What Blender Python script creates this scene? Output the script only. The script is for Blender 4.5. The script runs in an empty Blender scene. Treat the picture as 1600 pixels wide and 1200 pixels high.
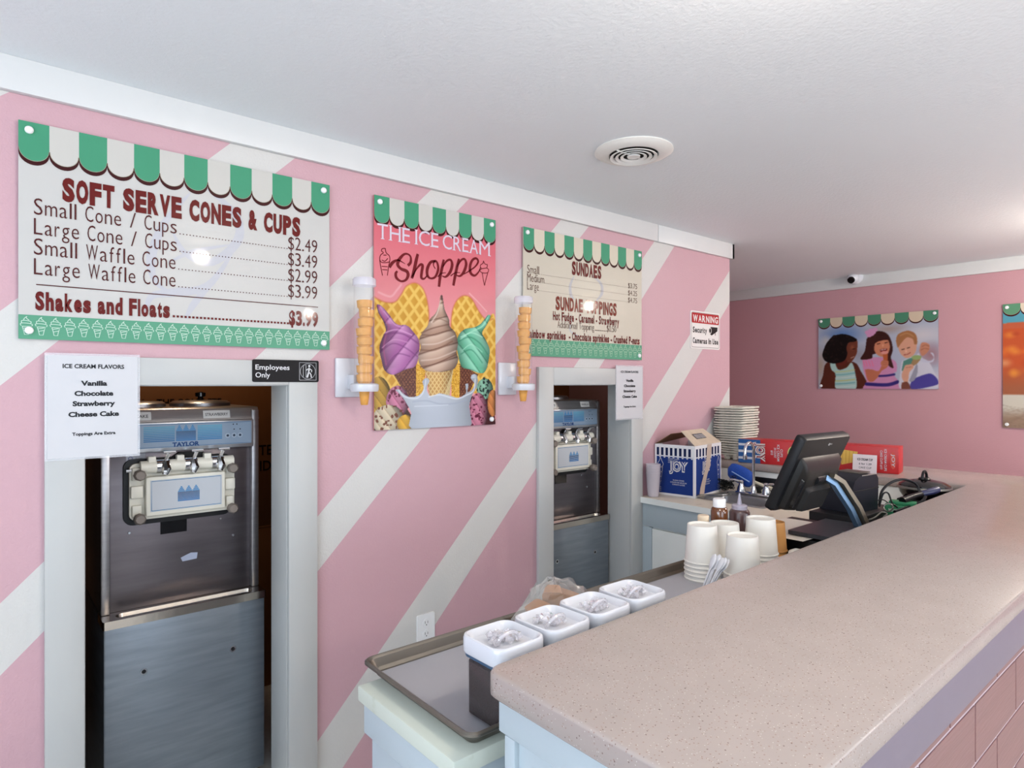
import bpy, bmesh, math, random
import numpy as np
from mathutils import Vector, Matrix
random.seed(7)
PI = math.pi
SC = bpy.context.scene
COL = SC.collection

# ------------------------------------------------------------ camera, light, exposure
FPX, CAMZ = 990.0, 1.54
YAW = math.atan(1180 / 990.0)
cam_d = bpy.data.cameras.new('camera'); cam = bpy.data.objects.new('camera', cam_d); COL.objects.link(cam)
cam_d.sensor_width = 36; cam_d.lens = 36 * FPX / 1600; cam_d.clip_start = 0.02
cam.location = (0, 0, CAMZ); cam.rotation_euler = (PI / 2, 0, YAW)
SC.camera = cam
SC.view_settings.view_transform = 'Standard'; SC.view_settings.look = 'None'
SC.view_settings.gamma = 1; SC.view_settings.exposure = 0.34; SC.view_settings.use_curve_mapping = False
SC.cycles.use_denoising = True
SC.cycles.max_bounces = 8; SC.cycles.transparent_max_bounces = 24
w = bpy.data.worlds.new('world'); SC.world = w; w.use_nodes = True
w.node_tree.nodes['Background'].inputs[0].default_value = (0.62, 0.75, 1, 1)
w.node_tree.nodes['Background'].inputs[1].default_value = 1.0

def area(name, loc, rot, sx, sy, power, col, shape='RECTANGLE', spread=180):
    d = bpy.data.lights.new(name, 'AREA'); d.shape = shape; d.size = sx; d.size_y = sy
    d.energy = power; d.color = col; d.spread = math.radians(spread)
    o = bpy.data.objects.new(name, d); COL.objects.link(o); o.location = loc; o.rotation_euler = rot
    return o
UP = 48   # added upward tilt of the window lights, to brighten the ceiling
# daylight through the shop windows (right wall and the wall behind the camera)
area('window_daylight', (3.12, 0.6, 1.35), (0, math.radians(90 + UP), 0), 1.6, 2.4, 36, (0.82, 0.91, 1))
area('window_daylight', (3.12, 3.9, 1.35), (0, math.radians(90 + UP), 0), 1.6, 2.0, 46, (0.86, 0.93, 1))
area('window_daylight', (0.4, -2.62, 1.35), (math.radians(90 + UP), 0, 0), 3.0, 1.6, 92, (0.78, 0.89, 1))
# ceiling lamps; the two store room lights are added fill without a fixture
def point_light(loc, e, col, r=.045):
    d = bpy.data.lights.new('lamp_and_fill_glow', 'POINT'); d.energy = e; d.color = col; d.shadow_soft_size = r
    o = bpy.data.objects.new('lamp_and_fill_glow', d); COL.objects.link(o); o.location = loc
for lx, ly, e in ((-.37, 1.015, 15), (-.25, 4.53, 36), (2.15, 2.71, 40)): point_light((lx, ly, 2.30), e, (1, 0.88, 0.76))
point_light((-3.05, 0.7, 2.2), 7, (1, 0.72, 0.45)); point_light((-3.05, 2.6, 2.2), 3, (1, 0.76, 0.5))  # unseen warm fill, added to bring out the cartons

# ------------------------------------------------------------ projection helper: photo pixel -> point
S_, C_ = math.sin(YAW), math.cos(YAW)
def P(x, y, X=None, Y=None, Z=None):
    a = (x - 800) / FPX; b = -(y - 600) / FPX
    dx = -S_ + C_ * a; dy = C_ + S_ * a
    t = X / dx if X is not None else (Y / dy if Y is not None else (Z - CAMZ) / b)
    return Vector((t * dx, t * dy, CAMZ + t * b))

# ------------------------------------------------------------ materials
def lin(c):
    return tuple((v / 12.92 if v <= 0.04045 else ((v + 0.055) / 1.055) ** 2.4) for v in [x / 255 for x in c])
MATS = {}
def mat(name, rgb, rough=0.5, metal=0.0, noise=0.0, nscale=20, bump=0.0, bscale=60, spec=0.5, coat=0, emit=0, stretch=None, dirt=None):
    if name in MATS: return MATS[name]
    m = bpy.data.materials.new(name); m.use_nodes = True; nt = m.node_tree; N = nt.nodes; L = nt.links
    b = N['Principled BSDF']; c = lin(rgb) + (1,)
    b.inputs['Base Color'].default_value = c; b.inputs['Roughness'].default_value = rough
    b.inputs['Metallic'].default_value = metal; b.inputs['Specular IOR Level'].default_value = spec
    b.inputs['Coat Weight'].default_value = coat
    if emit:
        b.inputs['Emission Color'].default_value = c; b.inputs['Emission Strength'].default_value = emit
    tc = N.new('ShaderNodeTexCoord'); src = tc.outputs['Object']
    if stretch:
        mp = N.new('ShaderNodeMapping'); mp.inputs['Scale'].default_value = stretch; L.new(src, mp.inputs[0]); src = mp.outputs[0]
    nz = N.new('ShaderNodeTexNoise'); nz.inputs['Scale'].default_value = nscale; nz.inputs['Detail'].default_value = 4
    L.new(src, nz.inputs['Vector'])
    mx = N.new('ShaderNodeMix'); mx.data_type = 'RGBA'; mx.inputs[6].default_value = c
    k = 1 - noise
    mx.inputs[7].default_value = (lin(dirt) + (1,)) if dirt else (c[0] * k, c[1] * k, c[2] * k, 1)
    rp = N.new('ShaderNodeMapRange'); rp.inputs[1].default_value = 0.62 if dirt else 0.3; rp.inputs[2].default_value = 0.75
    L.new(nz.outputs[0], rp.inputs[0]); L.new(rp.outputs[0], mx.inputs[0]); L.new(mx.outputs[2], b.inputs['Base Color'])
    if bump:
        n2 = N.new('ShaderNodeTexNoise'); n2.inputs['Scale'].default_value = bscale; n2.inputs['Detail'].default_value = 3
        L.new(src, n2.inputs['Vector'])
        bp = N.new('ShaderNodeBump'); bp.inputs['Strength'].default_value = bump; bp.inputs['Distance'].default_value = 0.004
        L.new(n2.outputs[0], bp.inputs['Height']); L.new(bp.outputs[0], b.inputs['Normal'])
    MATS[name] = m; return m

def mat_clear(name, tint=(235, 240, 245), opac=0.12, rough=0.08, glossmul=1.0):
    if name in MATS: return MATS[name]
    m = bpy.data.materials.new(name); m.use_nodes = True; nt = m.node_tree; N = nt.nodes; L = nt.links
    N.remove(N['Principled BSDF']); out = N['Material Output']
    tr = N.new('ShaderNodeBsdfTransparent'); df = N.new('ShaderNodeBsdfDiffuse'); gl = N.new('ShaderNodeBsdfGlossy')
    df.inputs[0].default_value = lin(tint) + (1,); gl.inputs['Roughness'].default_value = rough
    m1 = N.new('ShaderNodeMixShader'); m1.inputs[0].default_value = opac; L.new(tr.outputs[0], m1.inputs[1]); L.new(df.outputs[0], m1.inputs[2])
    fr = N.new('ShaderNodeFresnel'); fr.inputs[0].default_value = 1.45
    mm = N.new('ShaderNodeMath'); mm.operation = 'MULTIPLY'; mm.inputs[1].default_value = glossmul; ge = N.new('ShaderNodeNewGeometry'); iv = N.new('ShaderNodeMath'); iv.operation = 'SUBTRACT'; iv.inputs[0].default_value = 1; L.new(ge.outputs['Backfacing'], iv.inputs[1])
    m3 = N.new('ShaderNodeMath'); m3.operation = 'MULTIPLY'; L.new(fr.outputs[0], m3.inputs[0]); L.new(iv.outputs[0], m3.inputs[1]); L.new(m3.outputs[0], mm.inputs[0])
    m2 = N.new('ShaderNodeMixShader'); L.new(mm.outputs[0], m2.inputs[0]); L.new(m1.outputs[0], m2.inputs[1]); L.new(gl.outputs[0], m2.inputs[2])
    L.new(m2.outputs[0], out.inputs[0]); MATS[name] = m; return m

def mat_print(name='print', rough=0.4, coat=0.10):
    if name in MATS: return MATS[name]
    m = bpy.data.materials.new(name); m.use_nodes = True; N = m.node_tree.nodes; L = m.node_tree.links
    b = N['Principled BSDF']; b.inputs['Roughness'].default_value = rough; b.inputs['Coat Weight'].default_value = coat
    b.inputs['Coat Roughness'].default_value = 0.07; b.inputs['Specular IOR Level'].default_value = .15
    at = N.new('ShaderNodeAttribute'); at.attribute_name = 'ink'; L.new(at.outputs['Color'], b.inputs['Base Color'])
    MATS[name] = m; return m

def mat_stripes():
    # pink wall paint with the white diagonal bands (painted on, so colour only)
    m = mat('wall_pink', (200, 160, 168), 0.45, noise=0.03, nscale=3, bump=0.35, bscale=140)
    N, L = m.node_tree.nodes, m.node_tree.links; b = N['Principled BSDF']
    tc = N.new('ShaderNodeTexCoord'); sx = N.new('ShaderNodeSeparateXYZ'); L.new(tc.outputs['Object'], sx.inputs[0])
    def M(op, a, bb, cc=None):
        n = N.new('ShaderNodeMath'); n.operation = op
        for i, v in enumerate((a, bb, cc)):
            if v is None: continue
            if isinstance(v, (int, float)): n.inputs[i].default_value = v
            else: L.new(v, n.inputs[i])
        return n.outputs[0]
    y, z = sx.outputs[1], sx.outputs[2]; tot = None
    bands = [(.85, 2.52, .85, 2.302), (1.01, 1.70, .99, 1.494), (1.011, .89, 1.011, .69), (1.04, .058, 1.035, -.14),
             (1.045, -.7785, 1.063, -1.036), (.994, -1.443, 1.018, -1.744), (1.04, -2.37, 1.04, -2.60), (1.0, 3.35, 1.0, 3.15), (1.0, 4.2, 1.0, 4.0)]
    # the fifth band forks over the second doorway
    bands.append((1.044, -.730, 1.1146, -1.152))
    for su, cu, sl, cl in bands:
        up = M('LESS_THAN', z, M('MULTIPLY_ADD', y, su, cu)); lo = M('GREATER_THAN', z, M('MULTIPLY_ADD', y, sl, cl))
        if (su, cu) == (1.045, -.7785): up = M('MULTIPLY', up, M('LESS_THAN', y, 2.45))
        if (su, cu) == (1.044, -.730): up = M('MULTIPLY', up, M('GREATER_THAN', y, 2.45))
        k = M('MULTIPLY', up, lo); tot = k if tot is None else M('MAXIMUM', tot, k)
    src = b.inputs['Base Color'].links[0].from_socket
    mx = N.new('ShaderNodeMix'); mx.data_type = 'RGBA'; L.new(tot, mx.inputs[0]); L.new(src, mx.inputs[6])
    mx.inputs[7].default_value = lin((206, 204, 200)) + (1,); L.new(mx.outputs[2], b.inputs['Base Color'])
    return m

def mat_quartz():
    m = mat('quartz', (168, 155, 149), 0.22, noise=0.06, nscale=14, spec=0.5)
    N, L = m.node_tree.nodes, m.node_tree.links; b = N['Principled BSDF']; cur = b.inputs['Base Color'].links[0].from_socket
    tc = N.new('ShaderNodeTexCoord')
    for sc, thr, c in ((150, .20, (150, 126, 118)), (95, .135, (122, 102, 98)), (170, .14, (206, 196, 190)), (36, .055, (96, 78, 76))):
        v = N.new('ShaderNodeTexVoronoi'); v.inputs['Scale'].default_value = sc; v.inputs['Randomness'].default_value = 1
        L.new(tc.outputs['Object'], v.inputs['Vector'])
        lt = N.new('ShaderNodeMapRange'); lt.inputs[1].default_value = thr; lt.inputs[2].default_value = thr * .7
        L.new(v.outputs['Distance'], lt.inputs[0])
        mx = N.new('ShaderNodeMix'); mx.data_type = 'RGBA'; L.new(lt.outputs[0], mx.inputs[0]); L.new(cur, mx.inputs[6])
        mx.inputs[7].default_value = lin(c) + (1,); cur = mx.outputs[2]
    L.new(cur, b.inputs['Base Color']); return m

# ------------------------------------------------------------ mesh builder
class B:
    def __init__(s): s.bm = bmesh.new(); s.mi = 0
    def box(s, x0, x1, y0, y1, z0, z1, bev=0.0, seg=2, M=None):
        r = bmesh.ops.create_cube(s.bm, size=1); vs = r['verts']
        for v in vs: v.co = Vector(((x0 + x1) / 2 + v.co.x * (x1 - x0), (y0 + y1) / 2 + v.co.y * (y1 - y0), (z0 + z1) / 2 + v.co.z * (z1 - z0)))
        fs = set(f for v in vs for f in v.link_faces)
        for f in fs: f.material_index = s.mi
        if bev:
            es = list({e for f in fs for e in f.edges})
            rr = bmesh.ops.bevel(s.bm, geom=es, offset=bev, segments=seg, profile=0.5, affect='EDGES', material=-1)
            vs = list({v for f in rr['faces'] for v in f.verts} | {v for v in vs if v.is_valid})
        if M is not None: bmesh.ops.transform(s.bm, matrix=M, verts=[v for v in vs if v.is_valid])
        return s
    def lathe(s, prof, seg=24, c=(0, 0, 0), M=None, cap=True):
        rings = []; T = Matrix.Translation(c) @ (M or Matrix())
        for r, z in prof:
            rings.append([s.bm.verts.new(T @ Vector((r * math.cos(2 * PI * i / seg), r * math.sin(2 * PI * i / seg), z))) for i in range(seg)])
        for a, b in zip(rings, rings[1:]):
            for i in range(seg):
                f = s.bm.faces.new((a[i], a[(i + 1) % seg], b[(i + 1) % seg], b[i])); f.material_index = s.mi
        if cap:
            f = s.bm.faces.new(rings[0][::-1]); f.material_index = s.mi
            f = s.bm.faces.new(rings[-1]); f.material_index = s.mi
        return s
    def tube(s, pts, r, seg=8):
        pts = [Vector(p) for p in pts]; n = len(pts); rings = []; up = None
        rr = r if isinstance(r, (list, tuple)) else [r] * n
        for i, p in enumerate(pts):
            t = (pts[min(i + 1, n - 1)] - pts[max(i - 1, 0)]).normalized()
            if up is None: up = t.orthogonal().normalized()
            up = (up - t * up.dot(t)); up = up.normalized() if up.length > 1e-6 else t.orthogonal().normalized()
            q = t.cross(up)
            rings.append([s.bm.verts.new(p + (up * math.cos(2 * PI * k / seg) + q * math.sin(2 * PI * k / seg)) * rr[i]) for k in range(seg)])
        for a, b in zip(rings, rings[1:]):
            for i in range(seg):
                f = s.bm.faces.new((a[i], a[(i + 1) % seg], b[(i + 1) % seg], b[i])); f.material_index = s.mi
        for g in (rings[0][::-1], rings[-1]):
            f = s.bm.faces.new(g); f.material_index = s.mi
        return s
    def prism(s, pts, z0, z1, M=None):
        T = M or Matrix()
        a = [s.bm.verts.new(T @ Vector((p[0], p[1], z0))) for p in pts]; b = [s.bm.verts.new(T @ Vector((p[0], p[1], z1))) for p in pts]
        n = len(pts)
        for i in range(n):
            f = s.bm.faces.new((a[i], a[(i + 1) % n], b[(i + 1) % n], b[i])); f.material_index = s.mi
        s.bm.faces.new(a[::-1]).material_index = s.mi; s.bm.faces.new(b).material_index = s.mi
        return s
    def loops(s, rings, cap0=True, cap1=True):
        R = [[s.bm.verts.new(Vector(p)) for p in r] for r in rings]
        for a, b in zip(R, R[1:]):
            n = len(a)
            for i in range(n):
                s.bm.faces.new((a[i], a[(i + 1) % n], b[(i + 1) % n], b[i])).material_index = s.mi
        if cap0: s.bm.faces.new(R[0][::-1]).material_index = s.mi
        if cap1: s.bm.faces.new(R[-1]).material_index = s.mi
        return s
    def build(s, name, m, parent=None, smooth=True, ang=40):
        bmesh.ops.recalc_face_normals(s.bm, faces=s.bm.faces)
        me = bpy.data.meshes.new(name); s.bm.to_mesh(me); s.bm.free()
        for x in (m if isinstance(m, (list, tuple)) else [m]): me.materials.append(x)
        if smooth:
            me.polygons.foreach_set('use_smooth', [True] * len(me.polygons)); me.set_sharp_from_angle(angle=math.radians(ang))
        o = bpy.data.objects.new(name, me); COL.objects.link(o)
        if parent: o.parent = parent
        return o

def tag(o, label=None, cat=None, group=None, kind=None):
    if label: o['label'] = label
    if cat: o['category'] = cat
    if group: o['group'] = group
    if kind: o['kind'] = kind
    return o
def thing(name, label, cat, loc=(0, 0, 0), rot=(0, 0, 0), group=None):
    o = bpy.data.objects.new(name, None); COL.objects.link(o); o.location = loc; o.rotation_euler = rot; o.empty_display_size = .05
    return tag(o, label, cat, group)
def copy_obj(o, parent=None):
    c = o.copy(); COL.objects.link(c); c.parent = parent
    for ch in [x for x in COL.objects if x.parent == o]: copy_obj(ch, c)
    return c
def dup(root, loc, rotz=None, label=None):
    c = copy_obj(root); c.location = loc
    if rotz is not None: c.rotation_euler = (0, 0, rotz)
    if label: c['label'] = label
    return c
def rrect(x0, x1, y0, y1, r, z=None, n=5):
    out = []
    for cx, cy, a0 in ((x1 - r, y1 - r, 0), (x0 + r, y1 - r, 90), (x0 + r, y0 + r, 180), (x1 - r, y0 + r, 270)):
        for k in range(n + 1):
            a = math.radians(a0 + 90 * k / n); p = (cx + r * math.cos(a), cy + r * math.sin(a))
            out.append(p if z is None else p + (z,))
    return out
def smooth_line(pts, k=6):
    if len(pts) < 3: return pts
    P_ = [pts[0]] + list(pts) + [pts[-1]]; out = []
    for i in range(1, len(P_) - 2):
        p0, p1, p2, p3 = [np.array(P_[j], float) for j in (i - 1, i, i + 1, i + 2)]
        for t in np.linspace(0, 1, k, endpoint=False):
            out.append(tuple(0.5 * ((2 * p1) + (-p0 + p2) * t + (2 * p0 - 5 * p1 + 4 * p2 - p3) * t * t + (-p0 + 3 * p1 - 3 * p2 + p3) * t ** 3)))
    out.append(tuple(pts[-1])); return out

# ------------------------------------------------------------ flat print (vector), colours as ink attribute
_fonts = {}
def glyphs(body, off=0.0):
    k = (body, off)
    if k not in _fonts:
        cu = bpy.data.curves.new('t', 'FONT'); cu.body = body; cu.offset = off; cu.resolution_u = 3
        o = bpy.data.objects.new('t', cu); COL.objects.link(o)
        dg = bpy.context.evaluated_depsgraph_get(); me = bpy.data.meshes.new_from_object(o.evaluated_get(dg))
        v = np.array([x.co[:2] for x in me.vertices]) if len(me.vertices) else np.zeros((0, 2)); f = [tuple(p.vertices) for p in me.polygons]
        bpy.data.objects.remove(o); bpy.data.curves.remove(cu); bpy.data.meshes.remove(me); _fonts[k] = (v, f)
    return _fonts[k]
class Ink:
    def __init__(s, z0=0.0): s.v = []; s.f = []; s.c = []; s.z = z0
    def add(s, vs, fs, col, layer):
        b = len(s.v); z = s.z + layer * 0.00022
        s.v += [(x, y, z) for x, y in vs]; s.f += [tuple(i + b for i in f) for f in fs]; s.c += [col] * len(fs); return s
    def poly(s, pts, col, layer=1): return s.add(pts, [tuple(range(len(pts)))], col, layer)
    def rect(s, x0, x1, y0, y1, col, layer=1): return s.poly([(x0, y0), (x1, y0), (x1, y1), (x0, y1)], col, layer)
    def ell(s, cx, cy, rx, ry, col, layer=1, n=20): return s.poly([(cx + rx * math.cos(2 * PI * i / n), cy + ry * math.sin(2 * PI * i / n)) for i in range(n)], col, layer)
    def line(s, pts, wd, col, layer=1, sm=True):
        if sm: pts = smooth_line(pts)
        n = len(pts); ws = wd if isinstance(wd, (list, tuple)) else [wd] * n
        if len(ws) != n: ws = list(np.interp(np.linspace(0, 1, n), np.linspace(0, 1, len(ws)), ws))
        L_, R_ = [], []
        for i, p in enumerate(pts):
            a = pts[max(i - 1, 0)]; b = pts[min(i + 1, n - 1)]; dx, dy = b[0] - a[0], b[1] - a[1]; l = math.hypot(dx, dy) or 1
            nx, ny = -dy / l * ws[i] / 2, dx / l * ws[i] / 2; L_.append((p[0] + nx, p[1] + ny)); R_.append((p[0] - nx, p[1] - ny))
        return s.add(L_ + R_, [(i, i + 1, n + i + 1, n + i) for i in range(n - 1)], col, layer)
    def text(s, body, bl, br, cap, col, layer=3, bold=0.0, shear=0):
        v, f = glyphs(body, bold); hv, _ = glyphs('H', bold)
        if not len(v): return s
        x0, x1 = v[:, 0].min(), v[:, 0].max(); ch = hv[:, 1].max()
        sx = (br[0] - bl[0]) / (x1 - x0); sy = cap / ch; sl = (br[1] - bl[1]) / (br[0] - bl[0])
        pts = [(bl[0] + (x - x0) * sx + y * sy * shear, bl[1] + y * sy + (x - x0) * sx * sl) for x, y in v]
        return s.add(pts, f, col, layer)
    def cond(s, body, bl, br, cap, col, layer=5, bold=0.0, gap=.10):
        # condensed grotesque setting: every letter pressed to a near-equal width
        def wf(ch):
            if ch == ' ': return .42
            if ch in "iIl1.,:'!": return .24 if ch not in '1' else .45
            if ch in 'mMwW': return 1.15
            if ch in 'frtj-': return .48
            return .74 if (ch.islower() or ch in '$0123456789') else .80
        tot = sum(wf(c) for c in body) + gap * (len(body) - 1); L_ = math.hypot(br[0] - bl[0], 0); u = L_ / tot; x = bl[0]; sl = (br[1] - bl[1]) / L_
        hv, _ = glyphs('H', bold); sy = cap / hv[:, 1].max()
        for ch in body:
            w_ = wf(ch) * u; w0 = w_
            if ch != ' ':
                v, f = glyphs(ch, bold); x0, x1 = v[:, 0].min(), v[:, 0].max(); sx = w_ / (x1 - x0)
                sx2 = min(sx, sy * .92) if ch in "iIl1.,:'!|/" else sx; off = (w_ - sx2 * (x1 - x0)) / 2; sx = sx2; x += off; w_ -= 2 * off
                s.add([(x + (a - x0) * sx, bl[1] + (x + (a - x0) * sx - bl[0]) * sl + b * sy) for a, b in v], f, col, layer)
            x += w_ + gap * u if w_ == w0 else w_ + (w0 - w_) / 2 + gap * u
        return s
    def build(s, name, parent, m=None):
        me = bpy.data.meshes.new(name); me.from_pydata(s.v, [], s.f); at = me.color_attributes.new('ink', 'FLOAT_COLOR', 'CORNER')
        cols = []
        for p, c in zip(me.polygons, s.c): cols += ([v * .84 for v in lin(c)] + [1.0]) * p.loop_total
        at.data.foreach_set('color', cols); me.materials.append(m or mat_print())
        o = bpy.data.objects.new(name, me); COL.objects.link(o); o.parent = parent; return o

# ------------------------------------------------------------ flat print (painted picture), colours as ink attribute on a fine grid
class Art:
    def __init__(s, w, h, res, base):
        s.w, s.h = w, h; s.nx = int(w / res) + 1; s.ny = int(h / res) + 1
        s.x, s.y = np.meshgrid(np.linspace(0, w, s.nx), np.linspace(0, h, s.ny)); s.c = np.zeros((s.ny, s.nx, 3)); s.c[:] = np.array(base) / 255.
    def mask(s, pts):
        inside = np.zeros(s.x.shape, bool); n = len(pts)
        for i in range(n):
            x0, y0 = pts[i]; x1, y1 = pts[(i + 1) % n]
            if y0 == y1: continue
            c = ((y0 > s.y) != (y1 > s.y)) & (s.x < (x1 - x0) * (s.y - y0) / (y1 - y0) + x0); inside ^= c
        return inside
    def put(s, m, col, a=1.0):
        col = np.array(col, float) / 255. if not isinstance(col, np.ndarray) else col
        if m.dtype == bool: m = m.astype(float)
        k = (m * a)[..., None]; s.c = s.c * (1 - k) + col * k
    def poly(s, pts, col, a=1.0, sm=True):
        m = s.mask(smooth_line(list(pts) + [pts[0]], 5) if sm else pts); s.put(m, col, a); return m
    def ell(s, cx, cy, rx, ry, col, a=1.0, soft=0.0):
        d = np.sqrt(((s.x - cx) / rx) ** 2 + ((s.y - cy) / ry) ** 2)
        m = np.clip((1 - d) / max(soft, 1e-6), 0, 1) if soft else (d < 1); s.put(m, col, a); return d < 1
    def line(s, pts, wd, col, a=1.0, soft=0.3):
        pts = smooth_line(pts, 5); d = np.full(s.x.shape, 9.)
        for (x0, y0), (x1, y1) in zip(pts, pts[1:]):
            dx, dy = x1 - x0, y1 - y0; t = np.clip(((s.x - x0) * dx + (s.y - y0) * dy) / (dx * dx + dy * dy + 1e-12), 0, 1)
            d = np.minimum(d, np.hypot(s.x - x0 - t * dx, s.y - y0 - t * dy))
        s.put(np.clip((wd / 2 - d) / (wd / 2 * soft), 0, 1), col, a)
    def shade(s, m, amt=0.35, lx=-0.3):
        # round off a printed form: darker toward its left and right outline
        t = np.zeros(s.x.shape)
        for j in range(s.ny):
            k = np.nonzero(m[j])[0]
            if len(k) > 1: t[j, k] = np.linspace(-1, 1, len(k)) if k[-1] - k[0] + 1 == len(k) else (k - k[0]) / (k[-1] - k[0]) * 2 - 1
        f = 1 - amt * np.abs(t - lx) ** 2.2; s.c = np.where(m[..., None], s.c * f[..., None], s.c)
    def waffle(s, m, hi, lo, pitch):
        u = ((s.x + s.y * .8) / pitch) % 1; v = ((s.x - s.y * .8) / pitch) % 1
        r = np.minimum(np.minimum(u, 1 - u), np.minimum(v, 1 - v)); k = np.clip((r - .10) / .12, 0, 1) * (0.55 + .45 * (v + u) / 2)
        s.put(m, hi); s.put(m * k, lo)
    def swirl(s, m, hi, mid, lo, ang, pitch, bow=0):
        ca, sa = math.cos(ang), math.sin(ang); u = (s.x * sa + s.y * ca); v = (s.x * ca - s.y * sa)
        vm = v[m].mean() if m.any() else 0; ph = u / pitch + bow * (v - vm) ** 2; q = (ph % 1)
        a = np.clip(q * 1.25, 0, 1) ** 1.3; e = np.clip((q - .86) / .14, 0, 1)
        hi, mid, lo = [np.array(k) / 255. for k in (hi, mid, lo)]
        col = mid * (1 - a[..., None]) + hi * a[..., None]; col = col * (1 - e[..., None] * .85) + lo * e[..., None] * .85
        s.c = np.where(m[..., None], col, s.c)
    def speck(s, m, col, n, r, seed=1, a=.9):
        rg = random.Random(seed); ys, xs = np.nonzero(m)
        for _ in range(n):
            i = rg.randrange(len(ys)); s.ell(s.x[ys[i], xs[i]], s.y[ys[i], xs[i]], r * rg.uniform(.5, 1.3), r * rg.uniform(.5, 1.3), col, a)
    def blur(s, k=2, n=1):
        for _ in range(n):
            for ax in (0, 1):
                acc = np.zeros_like(s.c)
                pad = [(0, 0)] * 3; pad[ax] = (k, k); q = np.pad(s.c, pad, mode='edge')
                L_ = s.c.shape[ax]
                for i in range(2 * k + 1): acc += np.take(q, range(i, i + L_), axis=ax)
                s.c = acc / (2 * k + 1)
    def build(s, name, parent, z, m=None):
        nx, ny = s.nx, s.ny; v = np.stack([s.x, s.y, np.full(s.x.shape, z)], -1).reshape(-1, 3)
        idx = np.arange(nx * ny).reshape(ny, nx); f = np.stack([idx[:-1, :-1], idx[:-1, 1:], idx[1:, 1:], idx[1:, :-1]], -1).reshape(-1, 4)
        me = bpy.data.meshes.new(name); me.vertices.add(len(v)); me.vertices.foreach_set('co', v.ravel())
        me.loops.add(f.size); me.loops.foreach_set('vertex_index', f.ravel()); me.polygons.add(len(f)); me.polygons.foreach_set('loop_start', np.arange(0, f.size, 4))
        me.update(calc_edges=True); me.validate()
        c = np.clip(s.c.reshape(-1, 3), 0, 1); c = np.where(c <= .04045, c / 12.92, ((c + .055) / 1.055) ** 2.4) * .84
        at = me.color_attributes.new('ink', 'FLOAT_COLOR', 'POINT'); at.data.foreach_set('color', np.concatenate([c, np.ones((len(c), 1))], 1).ravel())
        me.materials.append(m or mat_print()); o = bpy.data.objects.new(name, me); COL.objects.link(o); o.parent = parent; return o

# ------------------------------------------------------------ material table
WHITE = mat('white_paint', (226, 225, 222), 0.4, noise=.03, nscale=5, bump=.1, bscale=40)
TRIM = mat('trim_paint', (212, 213, 212), 0.4, noise=.03, nscale=4)
CASING = mat('casing_paint', (188, 189, 187), 0.4, noise=.05, nscale=6, bump=.12, bscale=30, stretch=(1, 1, .2))
CEIL = mat('ceiling_paint', (229, 233, 235), 0.6, noise=.02, nscale=2, bump=.35, bscale=90)
PINKB = mat('back_wall_pink', (190, 144, 151), 0.5, noise=.04, nscale=2, bump=.3, bscale=120)
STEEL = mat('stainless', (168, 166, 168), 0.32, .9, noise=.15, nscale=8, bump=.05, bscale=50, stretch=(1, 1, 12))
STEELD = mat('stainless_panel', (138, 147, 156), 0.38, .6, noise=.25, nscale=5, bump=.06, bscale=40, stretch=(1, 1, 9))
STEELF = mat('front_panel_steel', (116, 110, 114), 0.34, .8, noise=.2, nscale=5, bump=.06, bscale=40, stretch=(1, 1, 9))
CHROME = mat('chrome', (214, 214, 216), 0.10, 1.0)
PANM = mat('sheet_pan_aluminium', (128, 122, 114), 0.38, .9, noise=.3, nscale=9, bump=.08, bscale=30, dirt=(82, 70, 56))
PARCH = mat('pan_liner', (168, 168, 174), 0.5, .1, noise=.08, nscale=4)
BLACK = mat('black_plastic', (20, 21, 24), 0.4, noise=.1, spec=.3)
BLACKG = mat('black_gloss', (14, 14, 16), 0.12)
BLACKM = mat('black_matte', (16, 15, 15), 0.7)
NAVY = mat('printer_case', (18, 23, 34), 0.45, spec=.3)
GREYP = mat('grey_silver', (120, 118, 112), 0.35, .6)
LBLUE = mat('pale_blue_paint', (178, 190, 196), 0.45, noise=.05, nscale=5, bump=.1, bscale=30)
WBOARD = mat('worn_white_board', (196, 202, 190), 0.5, noise=.1, nscale=10, bump=.2, bscale=35, dirt=(156, 158, 122))
CAB = mat('cabinet_white', (238, 240, 236), 0.45, noise=.05, nscale=6)
LAM = mat('worn_laminate', (222, 211, 194), 0.4, noise=.12, nscale=12, dirt=(166, 146, 120))
QUARTZ = mat_quartz()
WPLAS = mat('white_plastic', (210, 211, 217), 0.25, coat=.3)
WPAPER = mat('paper_cup_white', (232, 228, 220), 0.5, noise=.02)
CONEM = mat('cone_wafer', (230, 164, 76), 0.6, noise=.2, nscale=60, bump=.3, bscale=150)
CARD = mat('cardboard', (140, 92, 48), 0.8, noise=.15, nscale=8)
CREAMP = mat('cream_plastic', (226, 222, 208), 0.35, noise=.05)
SCREW = mat('screw_cap_white', (236, 236, 236), 0.3)
CLEAR = mat_clear('clear_plastic', opac=.03, glossmul=.55)
CLEARW = mat_clear('clear_wrap', (215, 210, 205), .20, .12, 1.6)
FROST = mat_clear('frosted_plastic', (225, 215, 222), .55, .3)

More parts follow.
